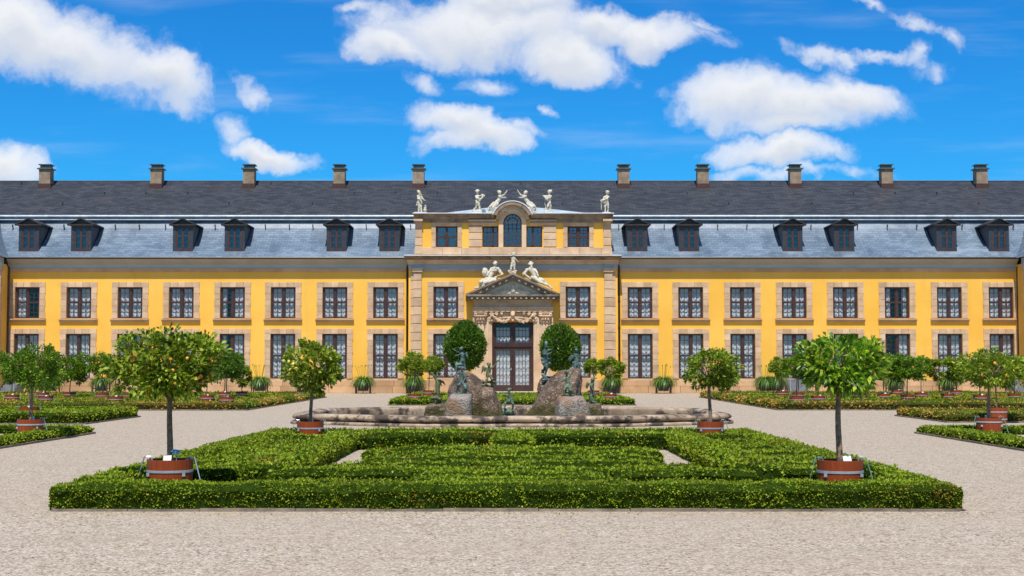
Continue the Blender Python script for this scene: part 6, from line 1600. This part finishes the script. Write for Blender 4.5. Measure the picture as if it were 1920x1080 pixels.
# bronze figures of the fountain
VB = .014; gB = 'bronze figures of the fountain'
Y1 = 44.25
s = [(852, 736, 858, 731, 1.6, 2.0, .1, .1), (858, 731, 861, 722, 2.4, 3.0, .1, .2), (861, 722, 866, 716, 3.4, 4.0, .2, 0), (872, 737, 874, 728, 1.8, 2.4, .1, .25), (874, 728, 869, 717, 2.8, 3.8, .25, 0), (866, 716, 865, 706, 4.4, 4.0), (865, 706, 865, 699, 4.2, 4.0), (865, 699, 866, 695, 3, 1.8), (861, 700, 856, 699, 2.0, 1.7), (856, 699, 854.5, 692, 1.7, 1.3), (869, 701, 873, 708, 1.8, 1.5), (873, 708, 870, 714, 1.5, 1.2, .05, .15), (855, 693, 856, 680, 3.0, 2.4, -.05, -.1), (856, 684, 864, 683, 3.6, 4.0, -.1, -.1), (858, 712, 857, 706, 1.8, 1.4, -.05, -.05), (867, 735, 876, 731, 3, 2.6, .1, .1), (850, 738, 878, 738, 1.4, 1.4, 0, 0), (850, 738, 878, 738, 1.4, 1.4, .12, .12)] + hand(854.5, 691.5, .2, -1, 1.5) + hand(870, 714, -.4, .8, 1.3, .15)
figure('bronze_statue', s, Y1, 'bronze_blue', 'blue green bronze youth kneeling on the grey block and lifting a load overhead', VB, group=gB, balls=head(866, 691, 3.9, 0, .03, seed=11) + [(870, 730, 4.4, 5.0, .1), (876, 726, 2.4, 3.4, .05)], base_px=(864, 739))
s = [(866, 690, 863, 681, 2.0, 2.8), (871, 688, 870, 679, 2.2, 2.8), (863, 681, 867, 675, 3.2, 3.8), (870, 679, 868, 674, 3.2, 3.8), (867, 675, 867, 664, 3.8, 3.6), (867, 664, 866, 660, 3.0, 1.8), (864, 663, 859, 666, 1.6, 1.4, .05, .1), (859, 666, 853.5, 667, 1.3, 1.0, .1, .1), (864, 662, 857, 659.5, 1.6, 1.3, 0, 0), (857, 659.5, 851.5, 655.5, 1.2, .9), (870, 664, 875, 662, 1.0, 1.4, -.08, -.15), (875, 661, 877, 669, 1.6, .8, -.15, -.15), (872, 664, 876, 671, 1.2, .8, -.12, -.15), (860, 689, 872, 692, 3, 3, 0, 0), (858, 686, 857, 675, 1.4, 1.0)] + hand(851.5, 655.3, -.8, -.5, 1.2) + hand(853.5, 667, -1, 0, 1.2, .1)
figure('bronze_statue', s, 44.75, 'bronze_blue', 'winged bronze cherub at the top left of the fountain reaching out to the left', VB, group=gB, balls=head(864.5, 654, 3.6, -1, .03, seed=12), base_px=(866, 694))
# bird on a turtle
s = [(824, 752, 820, 735, 3.6, 4.2, 0, 0), (820, 735, 821, 720, 4.4, 5.0), (821, 720, 819, 712, 4.8, 3.6), (819, 712, 813, 704, 3.2, 2.2), (813, 704, 810, 699.5, 2.0, 1.9), (810, 699.5, 805, 700, 1.5, .6), (812, 700.5, 806, 702.5, 1.2, .5), (823, 712, 830, 716, 2.4, 2.2, .05, -.1), (830, 716, 834.5, 722, 2.0, .8, -.1, -.15), (824, 714, 828, 724, 2.6, 1.0, -.05, -.1), (823, 735, 812, 737, 2.6, 1.4, -.05, .1), (811, 737, 813, 731, 1.4, .9, .1, .1), (810, 747, 826, 748, 2.6, 3.4, .1, .1), (826, 749, 829, 753, 1.7, 1.3, .1, .1), (813, 749, 811, 753, 1.6, 1.2, .1, .1), (818, 751, 817, 755, 1.7, 1.3, .25, .25), (810, 746.5, 805.5, 745.5, 1.8, 1.3, .1, .1)]
figure('bird_statue', s, 44.5, 'bronze_olive', 'olive bronze bird stretching its beak upwards on top of a turtle', VB, group=gB, balls=[(817, 746.5, 7.2, 4.2, .1, 5.5)], base_px=(817, 756))
# horn cherub
s = [(911, 721, 913, 712, 1.9, 2.4, .1, .1), (913, 712, 914, 702, 2.6, 3.4, .1, .0), (922, 720, 923, 711, 1.8, 2.3), (923, 711, 918, 702, 2.6, 3.6, .15, 0), (916, 702, 917, 692, 4.0, 3.8), (917, 692, 917, 688, 3.6, 1.8), (920, 690, 925, 688, 1.8, 1.5), (925, 688, 930, 681, 1.5, 1.1), (930, 682, 933, 677, 1.0, 1.0), (928, 677, 935, 675.5, .7, 1.3), (913, 690, 911, 695, 1.6, 1.3), (911, 695, 913, 699, 1.3, 1.1, .05, .15), (911, 690, 906, 687, 1.0, 1.6, -.1, -.15), (906, 687, 902.5, 700, 2.2, .7, -.15, -.15), (909, 689, 904, 698, 1.8, .8, -.12, -.15), (911, 690, 908, 697, 1.6, .8, -.1, -.12), (906, 716, 926, 717, 2.4, 2.4, -.05, -.05), (904, 722, 926, 723, 2.0, 2.0, 0, 0), (926, 716, 931, 715, 1.5, .7), (907, 716, 905, 711, 1.6, .8)] + hand(930, 681, .3, -1, 1.4)
figure('bronze_statue', s, 45.2, 'bronze_olive', 'olive green winged cherub raising a horn to the right above the left rocks', VB, group=gB, balls=head(916.5, 683.5, 3.7, 0, .03, seed=13), base_px=(916, 726))
# child with trident on dolphin
s = [(946, 765, 947, 756, 1.8, 2.4, .3, .25), (947, 756, 954, 751, 2.8, 3.8, .25, 0), (961, 766, 962, 757, 1.8, 2.4, .2, .25), (962, 757, 957, 751, 2.8, 3.8, .25, 0), (956, 751, 954, 741, 4.3, 4.0), (954, 741, 954, 736.5, 3.6, 1.8), (950.5, 741, 944, 740, 1.9, 1.5), (944, 740, 937.5, 736, 1.5, 1.2), (958, 741, 961, 747, 1.8, 1.5), (961, 747, 956, 751, 1.4, 1.2, 0, .2), (937.5, 744, 936.8, 720, .5, .45, .02, .02), (935, 722, 939, 722, .4, .4, .02, .02), (935, 722, 935, 718, .4, .25, .02, .02), (939, 722, 939, 718, .4, .25, .02, .02), (945, 768, 955, 772, 4.0, 5.0, .1, .1), (955, 772, 965, 775, 5.0, 3.0, .1, .1), (944, 770, 946, 779, 3.2, 3.5, .15, .15), (962, 776, 967, 768, 2.2, .9, 0, 0), (950, 778, 962, 780, 3.5, 3.5, 0, 0)] + hand(938, 736.3, -.2, -1, 1.3) + hand(956, 751, -.6, .8, 1.2, .2)
figure('bronze_statue', s, 43.8, 'bronze_green', 'green bronze child with a trident riding a dolphin in the middle of the basin', VB, group=gB, balls=head(954.5, 731.5, 4.0, 0, .03, seed=14) + [(948, 772, 4.6, 4.2, .15)], base_px=(955, 783))
# tall man with spear
s = [(1022, 703, 1025, 691, 2.0, 2.6, 0, .05), (1025, 691, 1026, 677, 2.8, 3.6, .05, 0), (1016, 699, 1021, 691, 1.8, 2.4, -.15, 0), (1021, 691, 1023, 677, 2.6, 3.6, 0, 0), (1019, 699, 1016, 694, 2.0, 1.6, -.1, -.1), (1017, 703, 1020, 709, 2.2, 1.8, 0, 0), (1024, 677, 1023, 664, 5.0, 4.3), (1023, 664, 1023, 658, 4.8, 4.6), (1023, 658, 1024, 651.5, 3.4, 2.0), (1019, 658, 1018, 664, 2.2, 1.9), (1018, 664, 1026, 665, 1.8, 1.4, 0, .2), (1026, 665, 1032, 661, 1.5, 1.2, .2, .15), (1028, 657, 1034, 655, 2.2, 1.7), (1034, 655, 1037, 651, 1.7, 1.3, 0, .05), (1026, 679, 1046.5, 632, .75, .55, .08, .05), (1043, 639, 1046.5, 631, 1.4, .5, .05, .05), (1017, 674, 1031, 674, 3.2, 3.2), (1018, 678, 1030, 681, 3.0, 3.4), (1018, 680, 1022, 688, 2.6, 1.6, .1, .1), (1029, 673, 1033, 672, 1.6, .8), (1022, 705, 1025, 712, 2.6, 2.6), (1018, 712, 1032, 712, 2.2, 2.2)] + hand(1036, 652, .5, -1, 1.5, .08) + hand(1031, 662, .8, -.6, 1.4, .18)
figure('bronze_statue', s, 46.6, 'bronze_blue', 'tallest bronze statue, a standing man in a helmet holding a long spear diagonally', VB, group=gB, balls=head(1024, 646.5, 3.9, 0, .03, curls=False, seed=15) + [(1024, 643, 4.6, 1.9), (1024, 640.8, 2.6, 1.6), (1024, 650.5, 2.0, 2.0, .1)], base_px=(1024, 714))
# winged figure with spear on top right
s = [(1078, 693, 1079, 684, 2.2, 2.8), (1086, 692, 1085, 684, 2.4, 2.8), (1080, 684, 1081, 676, 4.4, 4.2), (1085, 690, 1086, 682, 3.2, 3.2, .1, .1), (1081, 676, 1081, 665, 4.2, 3.8), (1081, 665, 1081, 661, 3.2, 1.8), (1078, 666, 1075.5, 671, 1.8, 1.5, 0, .1), (1075.5, 671, 1076.5, 664, 1.4, 1.1, .1, .1), (1084, 667, 1086.5, 670, 1.7, 1.4), (1086.5, 670, 1089, 669, 1.3, 1.0, 0, .1), (1076, 674, 1077, 642, .55, .4, .1, .1), (1077, 667, 1072, 668, 1.0, 2.0, -.1, -.15), (1072, 667, 1066, 675, 2.4, .8, -.15, -.15), (1074, 670, 1069, 677, 2.0, .8, -.12, -.15), (1075, 680, 1078, 690, 2.6, 2.8, .05, .05), (1073, 694, 1089, 694, 2.4, 2.4)] + hand(1076.4, 664, .1, -1, 1.3, .1)
figure('bronze_statue', s, 46.2, 'bronze_blue', 'winged bronze figure with an upright spear on top of the right rock', VB, group=gB, balls=head(1081.5, 657, 3.7, 0, .03, seed=16), base_px=(1081, 696))
# child on right block
s = [(1057, 740, 1057, 731, 1.9, 2.4, .2, .2), (1057, 731, 1064, 722, 2.8, 3.8, .2, 0), (1070, 739, 1069, 731, 2.0, 2.4, .1, .25), (1069, 731, 1067, 722, 2.8, 3.8, .25, 0), (1066, 721, 1064, 710, 4.4, 4.0), (1064, 710, 1063, 704, 3.6, 1.9), (1067, 708, 1071, 702, 2.0, 1.6), (1071, 702, 1075, 695, 1.6, 1.2), (1060, 710, 1056, 713, 1.8, 1.4, 0, .05), (1056, 713, 1050, 715.5, 1.4, 1.0, .05, .1), (1060, 734, 1072, 735, 3.4, 3.0, .05, .05), (1054, 741, 1076, 741, 1.6, 1.6), (1054, 741, 1076, 741, 1.6, 1.6, .15, .15)] + hand(1075, 695, .4, -1, 1.4) + hand(1050, 715.5, -1, .2, 1.3, .1)
figure('bronze_statue', s, 44.25, 'bronze_green', 'pale green bronze child seated on the grey block, one arm stretched up', VB, group=gB, balls=head(1062, 698.5, 3.9, 0, .03, seed=17) + [(1072, 733, 3, 3.4, .1)], base_px=(1065, 742.5))
# far right winged child
s = [(1108, 752, 1108, 742, 2.0, 2.5, .05, .05), (1108, 742, 1109, 732, 2.8, 3.6), (1114, 753, 1114, 743, 1.8, 2.3), (1114, 743, 1111, 732, 2.6, 3.5), (1110, 732, 1109, 721, 4.0, 3.8), (1109, 721, 1110, 716, 3.2, 1.8), (1112, 719, 1114, 712, 1.8, 1.5), (1114, 712, 1114, 705, 1.4, 1.0), (1107, 721, 1110, 728, 1.8, 1.5, .05, .1), (1110, 728, 1113, 733, 1.4, 1.0, .1, .15), (1106, 719, 1102, 717, 1.0, 2.0, -.1, -.15), (1102, 717, 1099.5, 727, 2.2, .8, -.15, -.15), (1104, 720, 1101, 729, 1.8, .8, -.12, -.15), (1106, 753, 1118, 754, 2.0, 1.6), (1107, 746, 1106, 738, 2.4, 1.6, -.1, -.1)] + hand(1114, 705, 0, -1, 1.3) + hand(1113, 733, .5, 1, 1.2, .15)
figure('bronze_statue', s, 44.5, 'bronze_green', 'winged green bronze child with a raised arm on the low rock at the far right', VB, group=gB, balls=head(1110.5, 711.5, 3.7, -1, .03, seed=18), base_px=(1110, 756))
for m_ in [x for x in bpy.data.meshes if x.users == 0]: bpy.data.meshes.remove(m_)
